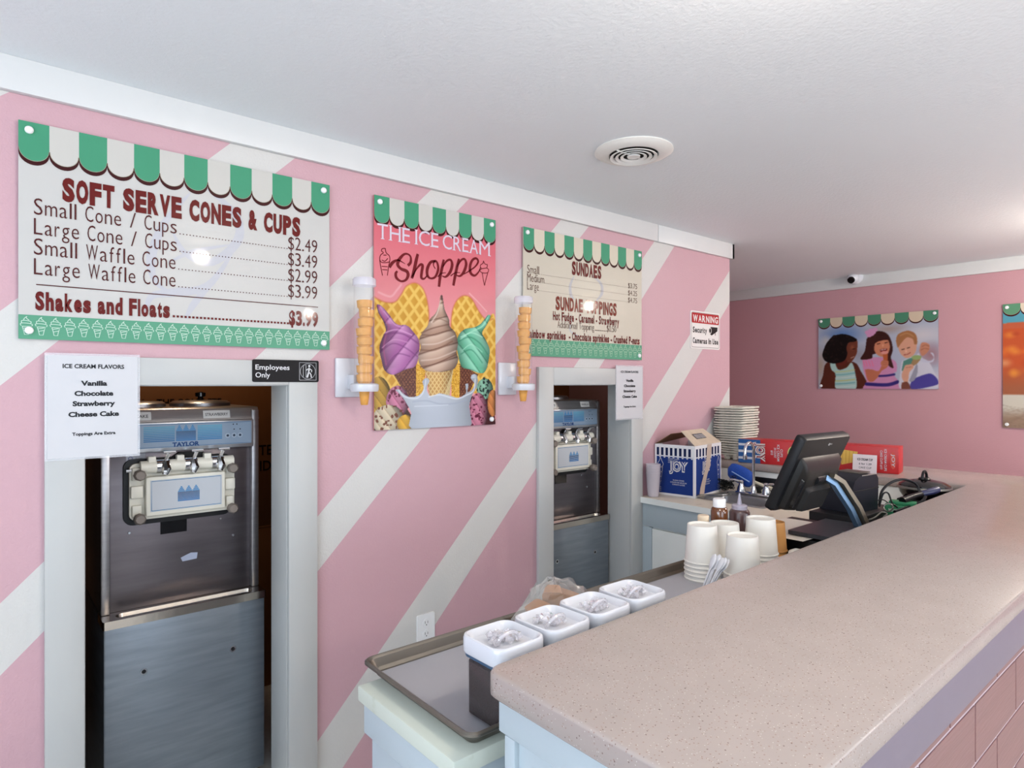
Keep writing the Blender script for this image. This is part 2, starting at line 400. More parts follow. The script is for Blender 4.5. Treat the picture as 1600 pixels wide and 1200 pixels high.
# ------------------------------------------------------------ room shell
H = 2.45; XL = -2.255; XLB = -2.395; YE = 3.745; YB = 5.67; XR = 3.2; YF = -2.7; XA = -4.0
tag(B().box(XA - .1, XR + .1, YF - .1, YB + .1, -.1, 0).build('floor', mat('floor_bounce_pale', (228, 226, 220), .4, noise=.1)), kind='structure')  # floor colour raised to pale as an added bounce onto the ceiling
tag(B().box(XA - .1, XR + .1, YF - .1, YB + .1, H, H + .1).build('ceiling', CEIL), kind='structure')
OP = ((.235, .84), (2.1416, 2.73)); OT = 1.536
wl = B()
ys = [YF, OP[0][0], OP[0][1], OP[1][0], OP[1][1], YE]
for i in (0, 2, 4): wl.box(XLB, XL, ys[i], ys[i + 1], 0, H)
for a, b in OP: wl.box(XLB, XL, a, b, OT, H)
tag(wl.build('wall_left', mat_stripes(), smooth=False), kind='structure')
tag(B().box(XA, XR, YB, YB + .1, 0, H).build('wall_back', PINKB), kind='structure')
tag(B().box(XA - .1, XA, YF, YB, 0, H).build('wall_alcove', PINKB), kind='structure')
tag(B().box(-3.9, XLB, YE - .1, YE, 0, H).build('wall_side', PINKB), kind='structure')
# window walls of the shop (behind the camera and to its right)
SHOPW = mat('shop_wall_white', (222, 220, 218), .5)
for nm, bx in (('wall_right', None), ('wall_front', None)):
    bb = B()
    if nm == 'wall_right':
        yy = [YF, -.6, 1.8, 2.9, 4.9, YB]
        for i in (0, 2, 4): bb.box(XR - .06, XR + .1, yy[i], yy[i + 1], 0, H)
        for i in (1, 3): bb.box(XR - .06, XR + .1, yy[i], yy[i + 1], 0, .55).box(XR - .06, XR + .1, yy[i], yy[i + 1], 2.15, H)
    else:
        xx = [XA, -1.1, 1.9, XR]
        for i in (0, 2): bb.box(xx[i], xx[i + 1], YF - .1, YF + .06, 0, H)
        bb.box(-1.1, 1.9, YF - .1, YF + .06, 0, .55).box(-1.1, 1.9, YF - .1, YF + .06, 2.15, H)
    tag(bb.build(nm, SHOPW), kind='structure')
def window(n, x0, x1, y0, y1):
    t = thing('window_%d' % n, None, None); t['kind'] = 'structure'; fr = B(); ax = (x1 - x0) > (y1 - y0)
    L0, L1 = (x0, x1) if ax else (y0, y1)
    for k in range(4):
        c = L0 + (L1 - L0) * k / 3; a, b = max(L0, c - .025), min(L1, c + .025)
        fr.box(a, b, y0, y1, .55, 2.15) if ax else fr.box(x0, x1, a, b, .55, 2.15)
    for z in (.55, 2.1): fr.box(x0, x1, y0, y1, z, z + .05)
    fr.build('window_frame', WHITE, t)
window(1, XR - .02, XR + .02, -.6, 1.8); window(2, XR - .02, XR + .02, 2.9, 4.9); window(3, -1.1, 1.9, YF - .02, YF + .02)
# crown boards: bottom edge at 2.354, run with one butt joint
TB = 2.354
tr = thing('trim_1', None, None); tr['kind'] = 'structure'
B().box(XL, XL + .022, YF + .06, 2.962, TB, H, .0015).build('crown_board', TRIM, tr)
B().box(XL, XL + .022, 2.966, YE + .022, TB, H, .0015).build('crown_board', TRIM, tr)
B().box(XLB - .02, XL + .022, YE, YE + .022, TB, H, .0015).build('crown_board', TRIM, tr)
tag(B().box(XA, XR - .06, YB - .022, YB, TB, H, .0015).build('trim_2', TRIM), kind='structure')
# doorway casings with deep reveals
for n, (a, b, ca, cb) in enumerate(((.235, .84, .14, .946), (2.1416, 2.73, 2.0443, 2.8265)), 1):
    d = thing('door_%d' % n, None, None); d['kind'] = 'structure'; f = XL + .02
    B().box(XL, f, ca, a, 0, 1.622, .002).build('casing_leg', CASING, d)
    B().box(XL, f, b, cb, 0, 1.622, .002).build('casing_leg', CASING, d)
    B().box(XL, f, a, b, OT, 1.622, .002).build('casing_head', CASING, d)
    B().box(XLB - .01, XL + .004, a - .001, a + .003, 0, OT, .001).build('jamb', CASING, d)
    B().box(XLB - .01, XL + .004, b - .003, b + .001, 0, OT, .001).build('jamb', CASING, d)
    B().box(XLB - .01, XL + .004, a + .003, b - .003, OT - .003, OT + .001, .001).build('jamb_head', CASING, d)
# machine room behind the wall
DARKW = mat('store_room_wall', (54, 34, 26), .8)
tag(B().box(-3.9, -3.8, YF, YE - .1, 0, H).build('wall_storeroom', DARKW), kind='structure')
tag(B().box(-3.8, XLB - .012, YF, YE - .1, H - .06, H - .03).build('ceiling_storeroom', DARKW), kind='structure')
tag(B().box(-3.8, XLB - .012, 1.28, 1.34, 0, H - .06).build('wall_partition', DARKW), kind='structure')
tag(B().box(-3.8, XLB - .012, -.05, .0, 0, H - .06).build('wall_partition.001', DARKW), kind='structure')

# ------------------------------------------------------------ bar with L return, quartz top
BT = 1.068
bar = thing('bar_counter', 'long pink quartz topped service bar turning the corner along the back', 'counter')
YR0, YR1 = 3.52, 4.08
def bar_outline(in_=0.0, n=5):
    fx = -.355 + in_ * -1
    pts = [(-.86 + in_, .64 + in_)]
    # rounded near inner corner
    r = .03; pts = [(-.838 + in_ + r * (1 - math.cos(t)), .640 + in_ + r * (1 - math.sin(t))) for t in np.linspace(0, PI / 2, n)]
    pts += [(-.345 - in_, .640 + in_), (-.375 - in_, 4.08 - in_), (-2.25, 4.08 - in_), (-2.25, YR0 + in_), (-.905 + in_, YR0 + in_)]
    return pts
tp = B(); rings = []
for ins, z in ((.006, BT - .044), (0, BT - .038), (0, BT - .006), (.002, BT - .002), (.006, BT)): rings.append([(x, y, z) for x, y in bar_outline(ins)])
tp.loops(rings); tp.build('quartz_top', QUARTZ, bar, ang=50)
LAV = mat('lavender_apron_paint', (128, 117, 130), .5, noise=.04)
B().box(-.40, -.375, .68, 4.04, BT - .155, BT - .045, .002).build('apron_board', LAV, bar)
B().prism([(-.80, .665), (-.42, .665), (-.42, 4.04), (-2.24, 4.04), (-2.24, 3.56), (-.86, 3.56)], 0, BT - .045).build('base_panel', LBLUE, bar, smooth=False)
B().box(-.815, -.42, .655, .675, BT - .10, BT - .046, .002).box(-.80, -.775, .655, .667, 0, BT - .1, .002).build('end_moulding', LBLUE, bar)
B().box(-2.24, -.905, 3.535, 3.56, BT - .30, BT - .047, .002).build('backsplash_panel', CAB, bar)
TILE = mat('pink_ledge_tile', (142, 104, 102), .45, noise=.14, nscale=14, bump=.2, bscale=60, stretch=(1, .25, 3))
GROUT = mat('pale_grout', (206, 190, 198), .8)
B().box(-.42, -.402, .68, 4.03, .0, BT - .158).build('grout_bed', GROUT, bar)
th_, tw_ = .131, .338; z1 = BT - .162; row = 0; tmesh = {}
while z1 > .02:
    z0 = max(.01, BT - .205 - row * th_); 
    y = .684 - (.17 if row % 2 else 0) + .10
    y -= tw_
    while y < 4.02:
        a, b = max(.684, y), min(4.02, y + tw_ - .007)
        if b - a > .02:
            key = (round(b - a, 4), round(z1 - z0, 4))
            if key not in tmesh:
                o = B().box(0, .0025, 0, b - a, 0, z1 - z0, .0008, 1).build('tile', TILE, bar); tmesh[key] = o.data
            else:
                o = bpy.data.objects.new('tile', tmesh[key]); COL.objects.link(o); o.parent = bar
            o.location = (-.402, a, z0)
        y += tw_
    z1 = z0 - .007; row += 1

# ------------------------------------------------------------ work counter behind the bar (36 inch high)
WT = .914
wc = thing('work_counter', 'low pale blue service counter with worn white board top behind bar', 'counter')
B().box(-1.215, -.865, .600, 2.795, WT - .032, WT, .004).build('board_top', WBOARD, wc)
B().box(-1.20, -.875, .625, 2.79, 0, WT - .032, .003).build('cabinet_body', LBLUE, wc)
B().box(-1.21, -.87, .612, .627, WT - .10, WT - .034, .002).build('top_rail', LBLUE, wc)

sk = thing('sink_cabinet', 'white sink cabinet with worn laminate top beside second doorway', 'cabinet')
SX0, SX1, SY0, SY1 = -2.25, -.91, 2.83, 3.53
bx0, bx1, by0, by1 = -1.99, -1.64, 3.02, 3.24
cb = B()
for x0, x1, y0, y1 in ((SX0, bx0, SY0 - .02, SY1), (bx1, SX1, SY0 - .02, SY1), (bx0, bx1, SY0 - .02, by0), (bx0, bx1, by1, SY1)):
    cb.box(x0, x1, y0, y1, WT - .03, WT)
cb.build('countertop', LAM, sk, smooth=False)
B().box(SX0, SX1, SY0 - .024, SY0 - .02, WT - .032, WT - .001).build('front_edging', CAB, sk)
B().box(SX0, SX0 + .055, SY0, SY1, 0, WT - .032).box(SX0, SX1, SY0 + .012, SY0 + .03, 0, WT - .032).box(SX1 - .02, SX1, SY0, SY1, 0, WT - .032).build('carcass', CAB, sk)
B().box(SX0, SX1, SY0 - .004, SY0 + .012, WT - .16, WT - .034, .002).build('rail', LBLUE, sk)
B().box(SX0, SX0 + .075, SY0 - .004, SY0 + .012, .05, WT - .163, .002).build('stile', LBLUE, sk)
B().box(SX0 + .079, -1.62, SY0 - .006, SY0 + .012, .08, WT - .168, .003).build('door', CAB, sk)
B().box(-1.615, -1.22, SY0 - .006, SY0 + .012, .08, WT - .168, .003).build('door', CAB, sk)

# sink bowl with faucet
si = thing('bar_sink', 'small stainless sink set into the white laminate top', 'sink')
sb = B()
o_ = rrect(bx0 - .02, bx1 + .02, by0 - .02, by1 + .11, .02); i_ = rrect(bx0 + .006, bx1 - .006, by0 + .006, by1 - .006, .03)
def ring3(pts, z): return [(x, y, z) for x, y in pts]
sb.loops([ring3(o_, WT + .0005), ring3(o_, WT + .005)], False, False)
sb.loops([ring3(o_, WT + .005), ring3(i_, WT + .004), ring3(rrect(bx0 + .01, bx1 - .01, by0 + .01, by1 - .01, .03), WT - .01), ring3(rrect(bx0 + .02, bx1 - .02, by0 + .02, by1 - .02, .03), WT - .13)], False, True)
sb.build('basin', STEEL, si)
fc = thing('sink_faucet', 'chrome gooseneck faucet with two bell handles behind the sink', 'faucet', (-1.845, 3.31, WT + .006))
B().box(-.10, .10, -.025, .025, 0, .014, .005).build('base_plate', CHROME, fc)
pts = [(0, 0, .012), (0, 0, .10), (0, 0, .20), (0, 0, .25)] + [(-.012 * 0, -.045 + .045 * math.cos(t), .25 + .045 * math.sin(t)) for t in np.linspace(.3, PI, 9)] + [(0, -.09, .225)]
B().tube(pts, .008, 10).lathe([(.018, .01), (.016, .03), (.009, .05)], 16).lathe([(.011, .205), (.011, .228)], 12, (0, -.09, 0)).build('spout', CHROME, fc)
for sx in (-.075, .075):
    h = B().lathe([(.024, .012), (.022, .03), (.014, .05), (.012, .06), (.015, .068), (.008, .075)], 16, (sx, 0, 0)).tube([(sx, 0, .065), (sx + (.045 if sx > 0 else -.045), -.012, .075), (sx + (.065 if sx > 0 else -.07), -.02, .068)], [.008, .006, .005], 8).build('handle', CHROME, fc)

# ------------------------------------------------------------ soft-serve machines
CROWN = (58, 140, 198)
def crown(ink, x0, x1, y0, y1, lay=2, n=3, bars=7):
    w_ = x1 - x0; h = y1 - y0
    for k in range(bars):
        a = y0 + h * .62 * k / bars; ink.rect(x0, x1, a, a + h * .62 / bars * .72, tuple(int(v * (1 - .05 * k)) for v in (40, 120, 186)), lay)
    for k in range(n):
        for j in range(4):
            f = j / 4; c = x0 + w_ * (k + .5) / n; hw = w_ / n / 2 * (1 - f) * .95
            a = y0 + h * (.62 + .38 * f); ink.rect(c - hw, c + hw, a, a + h * .38 / 4 * .72, CROWN, lay)
def machine(label, X, Yc, trz, tags, group='soft serve machines in the doorways'):
    # local frame: +x to the right as seen from the shop, -y toward the shop
    m = thing('soft_serve_machine', label, 'ice cream machine', (X, Yc, 0), (0, 0, PI / 2), group)
    W = .262; top = 1.452; uy = .085
    B().box(-W, W, 0, .70, .08, trz - .012, .006).build('lower_panel', STEELD, m)
    for sx in (-.145, .145):
        k = B().lathe([(.011, 0), (.011, .004), (.007, .004), (.007, .001)], 14, (sx, .001, trz - .195), Matrix.Rotation(PI / 2, 4, 'X')).build('latch_ring', CHROME, m)
        B().lathe([(.0065, 0), (.0065, .003)], 12, (sx, 0, trz - .195), Matrix.Rotation(PI / 2, 4, 'X')).build('latch_core', BLACK, k)
    B().box(-.19, -.17, .1, .6, 0, .08).box(.17, .19, .1, .6, 0, .08).build('leg_frame', BLACK, m)
    # drip shelf with a long rounded trough
    d = B(); ou = rrect(-W - .002, W + .002, -.006, .12, .006); inn = rrect(-W + .04, W - .035, .012, .062, .024)
    d.loops([ring3(ou, trz - .028), ring3(ou, trz)], True, False)
    d.loops([ring3(ou, trz), ring3(inn, trz), ring3(rrect(-W + .046, W - .041, .018, .056, .018), trz - .02)], False, True)
    d.build('drip_tray', mat('bright_steel', (190, 180, 168), .22, 1.0, noise=.1, nscale=10, bump=.25, bscale=14), m)
    # upper body
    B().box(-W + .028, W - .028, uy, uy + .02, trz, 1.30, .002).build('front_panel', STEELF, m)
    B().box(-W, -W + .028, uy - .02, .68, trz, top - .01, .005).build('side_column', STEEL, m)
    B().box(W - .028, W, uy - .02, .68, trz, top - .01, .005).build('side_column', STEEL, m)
    B().box(-W + .03, W - .03, uy + .03, .67, trz, top - .06).build('core_body', BLACKM, m)
    B().prism([(uy - .02, 1.405), (uy - .005, top - .004), (uy + .004, top), (.68, top), (.68, top - .03), (uy + .03, 1.40)], -W, W, Matrix(((0, 0, 1, 0), (1, 0, 0, 0), (0, 1, 0, 0), (0, 0, 0, 1)))).build('top_cover', STEEL, m, smooth=False)
    hy = uy - .022
    hd = B().box(-W + .012, W - .02, hy, uy + .03, 1.298, 1.404, .004).build('control_header', mat('header_steel', (184, 186, 190), .3, .7), m)
    k = Ink(.0008)
    def T(p): return p
    xa, xb = -W + .018, W - .03
    k.rect(xa, xb, 1.312, 1.398, (150, 170, 192), 0)
    k.line([(xa + .003, 1.315), (xb - .003, 1.315), (xb - .003, 1.395), (xa + .003, 1.395), (xa + .003, 1.315)], .0016, (86, 120, 158), 1, False)
    for i in range(9):
        y0 = 1.334 + i * .0062
        k.rect(-.135, -.036, y0, y0 + .0042, (52 + 6 * i, 116 + 7 * i, 170 + 4 * i), 1); k.rect(.040, .125, y0, y0 + .0042, (52 + 6 * i, 130 + 6 * i, 186 + 3 * i), 1)
    crown(k, -.032, .034, 1.334, 1.392, 2)
    k.text('TAYLOR', (-.044, 1.3145), (.046, 1.3145), .0150, (24, 66, 124), 2, .05)
    for cx, cy in ((-.165, 1.342), (-.190, 1.342), (.145, 1.345), (.168, 1.345), (.190, 1.345)):
        k.ell(cx, cy, .0085, .0085, (214, 220, 226), 1); k.ell(cx, cy, .0072, .0072, (150, 172, 196), 2); k.ell(cx, cy, .004, .004, (38, 44, 58), 3)
    for cx, cy in ((-.165, 1.365), (-.19, 1.365), (-.165, 1.385), (-.18, 1.385), (.168, 1.368), (.19, 1.368), (.165, 1.387), (.178, 1.387)):
        k.ell(cx, cy, .0025, .0025, (30, 30, 40), 2, 8)
    io = k.build('control_decal', hd); io.rotation_euler = (PI / 2, 0, 0); io.location = (0, hy - .0002, 0)
    # paper flavour tags on the bevelled top
    for (cx, txt, wd) in tags:
        k = Ink(.0006); k.rect(cx - wd / 2, cx + wd / 2, 0, .030, (232, 232, 230), 0); k.text(txt, (cx - wd * .42, .009), (cx + wd * .42, .009), .011, (40, 40, 44), 1, .01)
        io = k.build('flavour_tag', m); io.rotation_euler = (PI / 2 - .28, 0, 0); io.location = (0, uy - .018, 1.412)
    # hopper lids
    for sx in (-.125, .115):
        l = B().lathe([(.112, 0), (.112, .012), (.10, .02), (.02, .024), (.0, .024)], 28, (sx, .33, top), cap=False).build('hopper_lid', STEEL, m)
        B().lathe([(.012, .02), (.010, .034), (.02, .038), (.02, .052), (.012, .056)], 14, (sx, .33, top)).build('lid_knob', BLACKG, l)
    # freezer door
    zc = 1.165
    ga = B(); R = Matrix.Rotation(PI / 2, 4, 'X')
    ga.prism(rrect(-.195, .160, -.118, .112, .03), 0, .018, Matrix.Translation((0, uy, zc)) @ R)
    ga.build('door_gasket', BLACK, m)
    dr = B(); dr.prism(rrect(-.180, .165, -.098, .098, .02), .018, .036, Matrix.Translation((0, uy, zc)) @ R)
    for sx, s1 in ((-.178, -.14), (.128, .164)):
        dr.box(sx, s1, uy - .052, uy - .03, zc - .020, zc + .022, .004)
        dr.box(sx + .004, s1 - .004, uy - .050, uy - .03, zc + .04, zc + .085, .004); dr.box(sx + .004, s1 - .004, uy - .050, uy - .03, zc - .085, zc - .045, .004)
    dr.box(-.135, .125, uy - .066, uy - .03, zc - .085, zc + .052, .006)
    dr.tube([(-.15, uy - .05, zc + .086), (.155, uy - .05, zc + .086)], .022, 14)
    dd = dr.build('freezer_door', CREAMP, m)
    k = Ink(.0006); k.rect(-.122, .112, -.070, .040, (206, 210, 216), 0)
    k.line([(-.118, -.066), (.108, -.066), (.108, .036), (-.118, .036), (-.118, -.066)], .0022, (70, 128, 170), 1, False); crown(k, -.036, .036, -.042, .012, 2)
    io = k.build('door_label', dd); io.rotation_euler = (PI / 2, 0, 0); io.location = (0, uy - .0665, zc)
    for sx in (-.155, .148):
        for sz in (-.088, .062):
            B().lathe([(.008, .03), (.008, .058), (.017, .060), (.019, .066), (.019, .084), (.014, .09)], 8, (sx, uy, zc + sz), R).build('hand_screw', mat('knob_grey', (122, 112, 104), .45), dd)
    for i, cx in enumerate((-.085, .005, .095)):
        v = B(); v.tube([(cx - .016, uy - .05, zc + .086), (cx + .024, uy - .05, zc + .086)], .024, 12)
        v.tube([(cx + .01, uy - .06, zc + .10), (cx + .012, uy - .078, zc + .075), (cx + .006, uy - .082, zc + .058)], [.013, .016, .009], 8)
        v.tube([(cx + .01, uy - .06, zc + .10), (cx + .018, uy - .085, zc + .135)], .006, 8); v.tube([(cx, uy - .086, zc + .137), (cx + .038, uy - .086, zc + .137)], .0055, 8)
        v.build('draw_handle', CHROME, dd)
        B().box(cx - .042, cx - .018, uy - .064, uy - .036, zc + .10, zc + .122, .003).build('valve_cap', CREAMP, dd)
    B().tube([(-.19, uy - .036, zc + .075), (-.13, uy - .036, zc + .078)], .006, 8).build('pivot_pin', CHROME, dd)
    B().prism([(-.05, .107), (-.02, .128), (.055, .128), (.085, .107)], 0, .03, Matrix.Translation((0, uy, zc)) @ R).build('valve_recess', BLACKM, m)
    B().box(-.078, .008, uy - .003, uy, 1.0, 1.052).build('inspection_window', BLACKG, m)
    for px_, pz in ((-.175, 1.02), (.125, 1.03), (.17, .96)):
        B().lathe([(.005, 0), (.004, .004)], 10, (px_, uy, pz), R).build('panel_screw', CHROME, m)
    return m
m1 = machine('tall stainless soft serve machine in the left doorway under menu board', -2.47, .573, .752, ((-.165, 'CHEESECAKE', .11), (.108, 'STRAWBERRY', .095)))
B().prism([(-.012, .905), (.022, .918), (.045, .915), (.042, .893), (-.006, .890)], 0, .0008, Matrix.Translation((0, .084, 0)) @ Matrix.Rotation(PI / 2, 4, 'X')).build('torn_sticker', mat('torn_sticker', (170, 178, 200), .5), m1)
k = Ink(0.0); k.rect(-.185, -.125, 1.265, 1.295, (176, 180, 190), 0); k.line([(-.172, 1.286), (-.178, 1.28), (-.172, 1.273), (-.165, 1.28), (-.172, 1.286)], .0018, (40, 60, 130), 1); k.text("low", (-.155, 1.274), (-.135, 1.274), .008, (40, 44, 60), 1)
io = k.build('taped_note', m1); io.rotation_euler = (PI / 2, 0, 0); io.location = (0, .083, 0)
machine('stainless soft serve machine in the narrow right doorway', -2.385, 2.452, .808, ((-.12, 'CHOCOLATE', .07), (.14, 'VANILLA', .07)))

# cardboard boxes in the store room
def carton(label, x0, x1, y0, y1, z0, z1, words, group=None):
    t = thing('cardboard_box', label, 'box', ((x0 + x1) / 2, (y0 + y1) / 2, z0), (0, 0, 0), group)
    hx, hy, h = (x1 - x0) / 2, (y1 - y0) / 2, z1 - z0
    B().box(-hx, hx, -hy, hy, 0, h, .003).build('carton', CARD, t)
    k = Ink(.001)
    for txt, u, v, wd, cap in words: k.text(txt, (u, v), (u + wd, v), cap, (26, 18, 14), 1, .015)
    k.rect(-hy, hy, h - .012, h - .008, (96, 62, 32), 0)
    io = k.build('box_printing', t, mat_print('print_matte', .8, 0)); io.rotation_euler = (PI / 2, 0, PI / 2); io.location = (hx, 0, 0)
    return t
carton('brown cardboard case behind the left machine, on the floor', -3.72, -3.28, .12, 1.22, 0, .82, ())
carton('brown cardboard case with black lettering stacked behind left machine', -3.72, -3.28, .14, 1.20, .82, 1.86,
       (('JOY', .17, .46, .2, .15), ('DISTRIBUTED', .16, .36, .36, .05), ('DISTRIBUIDO', .16, .28, .36, .05), ('DISTRIBUTED BY', -.4, .62, .3, .03), ('THE COMPLETE', -.05, .62, .28, .03)))
carton('dark cardboard case behind the right machine', -3.72, -3.28, 2.3, 3.3, 0, 1.55, (('CONES', -.2, 1.0, .3, .06),))

# ------------------------------------------------------------ wall signs
GREEN, SCW, MAR = (76, 158, 122), (212, 209, 202), (62, 14, 16)
def awning(k, w_, h, n, drop, arc, gcol=GREEN, wcol=SCW, lay=4, sh=.0125):
    s = w_ / n
    for i in range(n):
        c = s * (i + .5)
        def shape(dy, hw): return [(c + hw, h), (c - hw, h), (c - hw, h - drop + arc - dy)] + [(c - hw * math.cos(t), h - drop + arc - dy - arc * math.sin(t)) for t in np.linspace(0, PI, 15)[1:-1]] + [(c + hw, h - drop + arc - dy)]
        k.poly(shape(sh, s * .5), MAR, lay); k.poly(shape(.0012, s * .49), (176, 170, 150), lay + 1); k.poly(shape(0, s * .47 if i % 2 else s * .48), gcol if i % 2 == 0 else wcol, lay + 2)
        k.rect(c - s * .5, c + s * .5, h - drop + arc, h, gcol if i % 2 == 0 else wcol, lay + 3)
def screws(t, w_, h, which=(1, 1, 1, 1), r=.0105, d=.024):
    for i, (x, y) in enumerate(((d, h - d), (w_ - d, h - d), (d, d), (w_ - d, d))):
        if which[i]: B().lathe([(r, .012), (r, .019), (r * .7, .022)], 16, (x, y, 0)).build('standoff_cap', SCREW, t)
def board(t, w_, h, rgb, z0=.006, z1=.012):
    B().box(0, w_, 0, h, z0, z1, .0008, 1).build('board', mat('board_%d_%d_%d' % rgb, rgb, .35, coat=.12, spec=.25), t)
    for x, y in ((.024, .024), (w_ - .024, .024), (.024, h - .024), (w_ - .024, h - .024)):
        B().lathe([(.007, 0), (.007, z0)], 10, (x, y, 0)).build('standoff', CHROME, t)
RW = (PI / 2, 0, PI / 2)
def cone_icon(k, cx, cy, s, col, wd, lay):
    f = lambda pts: [(cx + x * s, cy + y * s) for x, y in pts]
    k.line(f([(-.22, .05), (-.26, .16), (-.1, .2), (.2, .17), (.26, .1), (.22, .04)]), wd, col, lay); k.line(f([(-.2, .2), (-.2, .32), (0, .34), (.2, .28), (.18, .2)]), wd, col, lay)
    k.line(f([(-.12, .36), (-.08, .46), (.02, .56), (.0, .47), (.12, .36)]), wd, col, lay); k.line(f([(-.18, .02), (-.12, -.2), (-.08, -.42), (.08, -.42), (.12, -.2), (.18, .02), (-.18, .02)]), wd, col, lay, False)
    k.line(f([(-.13, -.08), (.13, -.02)]), wd, col, lay, False); k.line(f([(-.11, -.22), (.12, -.16)]), wd, col, lay, False)
# --- menu board 1
W1, H1 = .914, .612; Y1, Z1 = .081, 1.667
s1 = thing('menu_board', 'large cream menu board with soft serve prices above left doorway', 'sign', (XL, Y1, Z1), RW)
board(s1, W1, H1, (194, 192, 188))
def L1(x, y): p = P(x, y, X=XL + .012); return (p.y - Y1, p.z - Z1)
k = Ink(.0122)
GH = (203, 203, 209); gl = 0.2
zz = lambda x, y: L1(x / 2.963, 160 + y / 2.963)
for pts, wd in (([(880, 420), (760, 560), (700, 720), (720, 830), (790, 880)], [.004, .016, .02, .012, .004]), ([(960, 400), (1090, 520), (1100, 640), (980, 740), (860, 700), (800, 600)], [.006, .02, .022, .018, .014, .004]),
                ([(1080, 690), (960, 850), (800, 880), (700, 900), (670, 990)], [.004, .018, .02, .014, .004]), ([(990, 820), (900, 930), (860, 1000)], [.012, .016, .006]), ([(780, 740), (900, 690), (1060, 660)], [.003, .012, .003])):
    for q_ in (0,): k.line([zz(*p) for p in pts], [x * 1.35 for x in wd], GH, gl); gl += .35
awning(k, W1, H1, 13, .108, .033, lay=3)
k.rect(0, W1, 0, .068, (96, 166, 134), 3)
for i in range(27): cone_icon(k, .018 + i * .0337, .034, .052, (214, 236, 220), .0017, 5)
DR, TX = (106, 20, 18), (84, 30, 30)
def row1(body, bl, br, cap, col, bold=0.0, lay=3):
    a, b = zz(*bl), zz(*br); k.cond(body, a, (b[0], a[1]) if abs(b[1] - a[1]) < .02 else b, cap, col, 6, bold, .09)
def dots(k, a, b, n, s, col, lay=3):
    for i in range(n):
        t = i / (n - 1); x, y = a[0] + (b[0] - a[0]) * t, a[1] + (b[1] - a[1]) * t; k.rect(x, x + s, y, y + s, col, lay)
row1('SOFT SERVE CONES & CUPS', (288, 449), (1390, 612), .064, DR, .06)
for body, lb, rb, pb, pr in (('Small Cone / Cups', 526, 606, 684, '$2.49'), ('Large Cone / Cups', 615, 689, 757, '$3.49'), ('Small Waffle Cone', 708, 766, 832, '$2.99'), ('Large Waffle Cone', 800, 852, 903, '$3.99')):
    bl, br, p0, p1 = zz(157, lb), zz(818 if 'Cups' in body else 812, rb), zz(1334, pb), zz(1468, pb + 7)
    ym = (bl[1] + br[1] + p0[1] + p1[1]) / 4
    k.cond(body, (bl[0], ym), (br[0], ym), .046, TX, 6, -.006, .22); k.cond(pr, (p0[0], ym), (p1[0], ym), .046, TX, 6, -.006, .16); dots(k, (br[0] + .008, ym), (p0[0] - .006, ym), 36, .0032, TX, 6)
a, b = zz(167, 843), zz(1472, 943); k.line([a, (b[0], a[1])], .003, TX, 6, False)
a, b = zz(163, 956), zz(786, 992); c, d = zz(1338, 1024), zz(1472, 1032); k.cond('Shakes and Floats', a, (b[0], a[1]), .050, DR, 6, .05, .12); k.cond('$3.99', (c[0], a[1]), (d[0], a[1]), .050, DR, 6, .045)
dots(k, (b[0] + .008, a[1]), (c[0] - .008, a[1]), 33, .0068, DR, 6)
k.build('printed_design', s1); screws(s1, W1, H1)
# --- sundae board
W3, H3 = .875, .606; Y3, Z3 = 1.951, 1.673
s3 = thing('menu_board', 'cream sundaes and toppings menu board right of the cone holder', 'sign', (XL, Y3, Z3), RW)
board(s3, W3, H3, (198, 190, 174))
def z5(x, y): p = P(780 + x / 3.429, 330 + y / 3.429, X=XL + .012); return (p.y - Y3, p.z - Z3)
k = Ink(.0122)
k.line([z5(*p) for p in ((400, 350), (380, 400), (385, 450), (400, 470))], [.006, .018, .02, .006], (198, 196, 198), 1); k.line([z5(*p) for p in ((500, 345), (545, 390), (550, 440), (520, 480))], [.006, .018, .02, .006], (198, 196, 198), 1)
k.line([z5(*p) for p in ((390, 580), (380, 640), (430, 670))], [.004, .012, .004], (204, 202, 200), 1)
awning(k, W3, H3, 13, .106, .033, lay=2, wcol=(226, 216, 196)); k.rect(0, W3, 0, .082, (96, 166, 134), 2)
for i in range(22): cone_icon(k, .02 + i * .0398, .041, .066, (196, 226, 196), .0019, 5)
TX3 = (96, 60, 50)
def lv(body, bl, br, cap, col, bold=0.0):
    a, b = z5(*bl), z5(*br); ym = (a[1] + b[1]) / 2; k.cond(body, (a[0], ym), (b[0], ym), cap, col, 6, bold, .12)
lv('SUNDAES', (389, 338), (546, 358), .064, DR, .05)
for body, e, lb, pr, pb in (('Small', 213, 331, '$3.75', 410), ('Medium', 240, 379, '$4.25', 446), ('Large', 211, 424, '$4.75', 484)):
    a, b, c, d = z5(149, lb), z5(e, lb + 6), z5(690, pb), z5(738, pb + 4); ym = (a[1] + c[1]) / 2
    k.cond(body, (a[0], ym), (b[0], ym), .038, TX3, 6, -.008, .2); k.cond(pr, (c[0], ym), (d[0], ym), .027, TX3, 6, -.008, .16); dots(k, (b[0] + .004, ym), (c[0] - .003, ym), 60, .0028, TX3, 6)
lv('SUNDAE TOPPINGS', (302, 528), (628, 556), .064, (128, 44, 26), .045)
lv('Hot Fudge - Caramel - Strawberry', (288, 583), (641, 612), .042, DR, .035)
lv('Additional Topping.............$0.50', (312, 628), (626, 646), .034, TX3, -.012)
lv('Rainbow sprinkles  - Chocolate sprinkles - Crushed P-nuts', (148, 680), (751, 710), .040, DR, .035)
k.build('printed_design', s3); screws(s3, W3, H3)
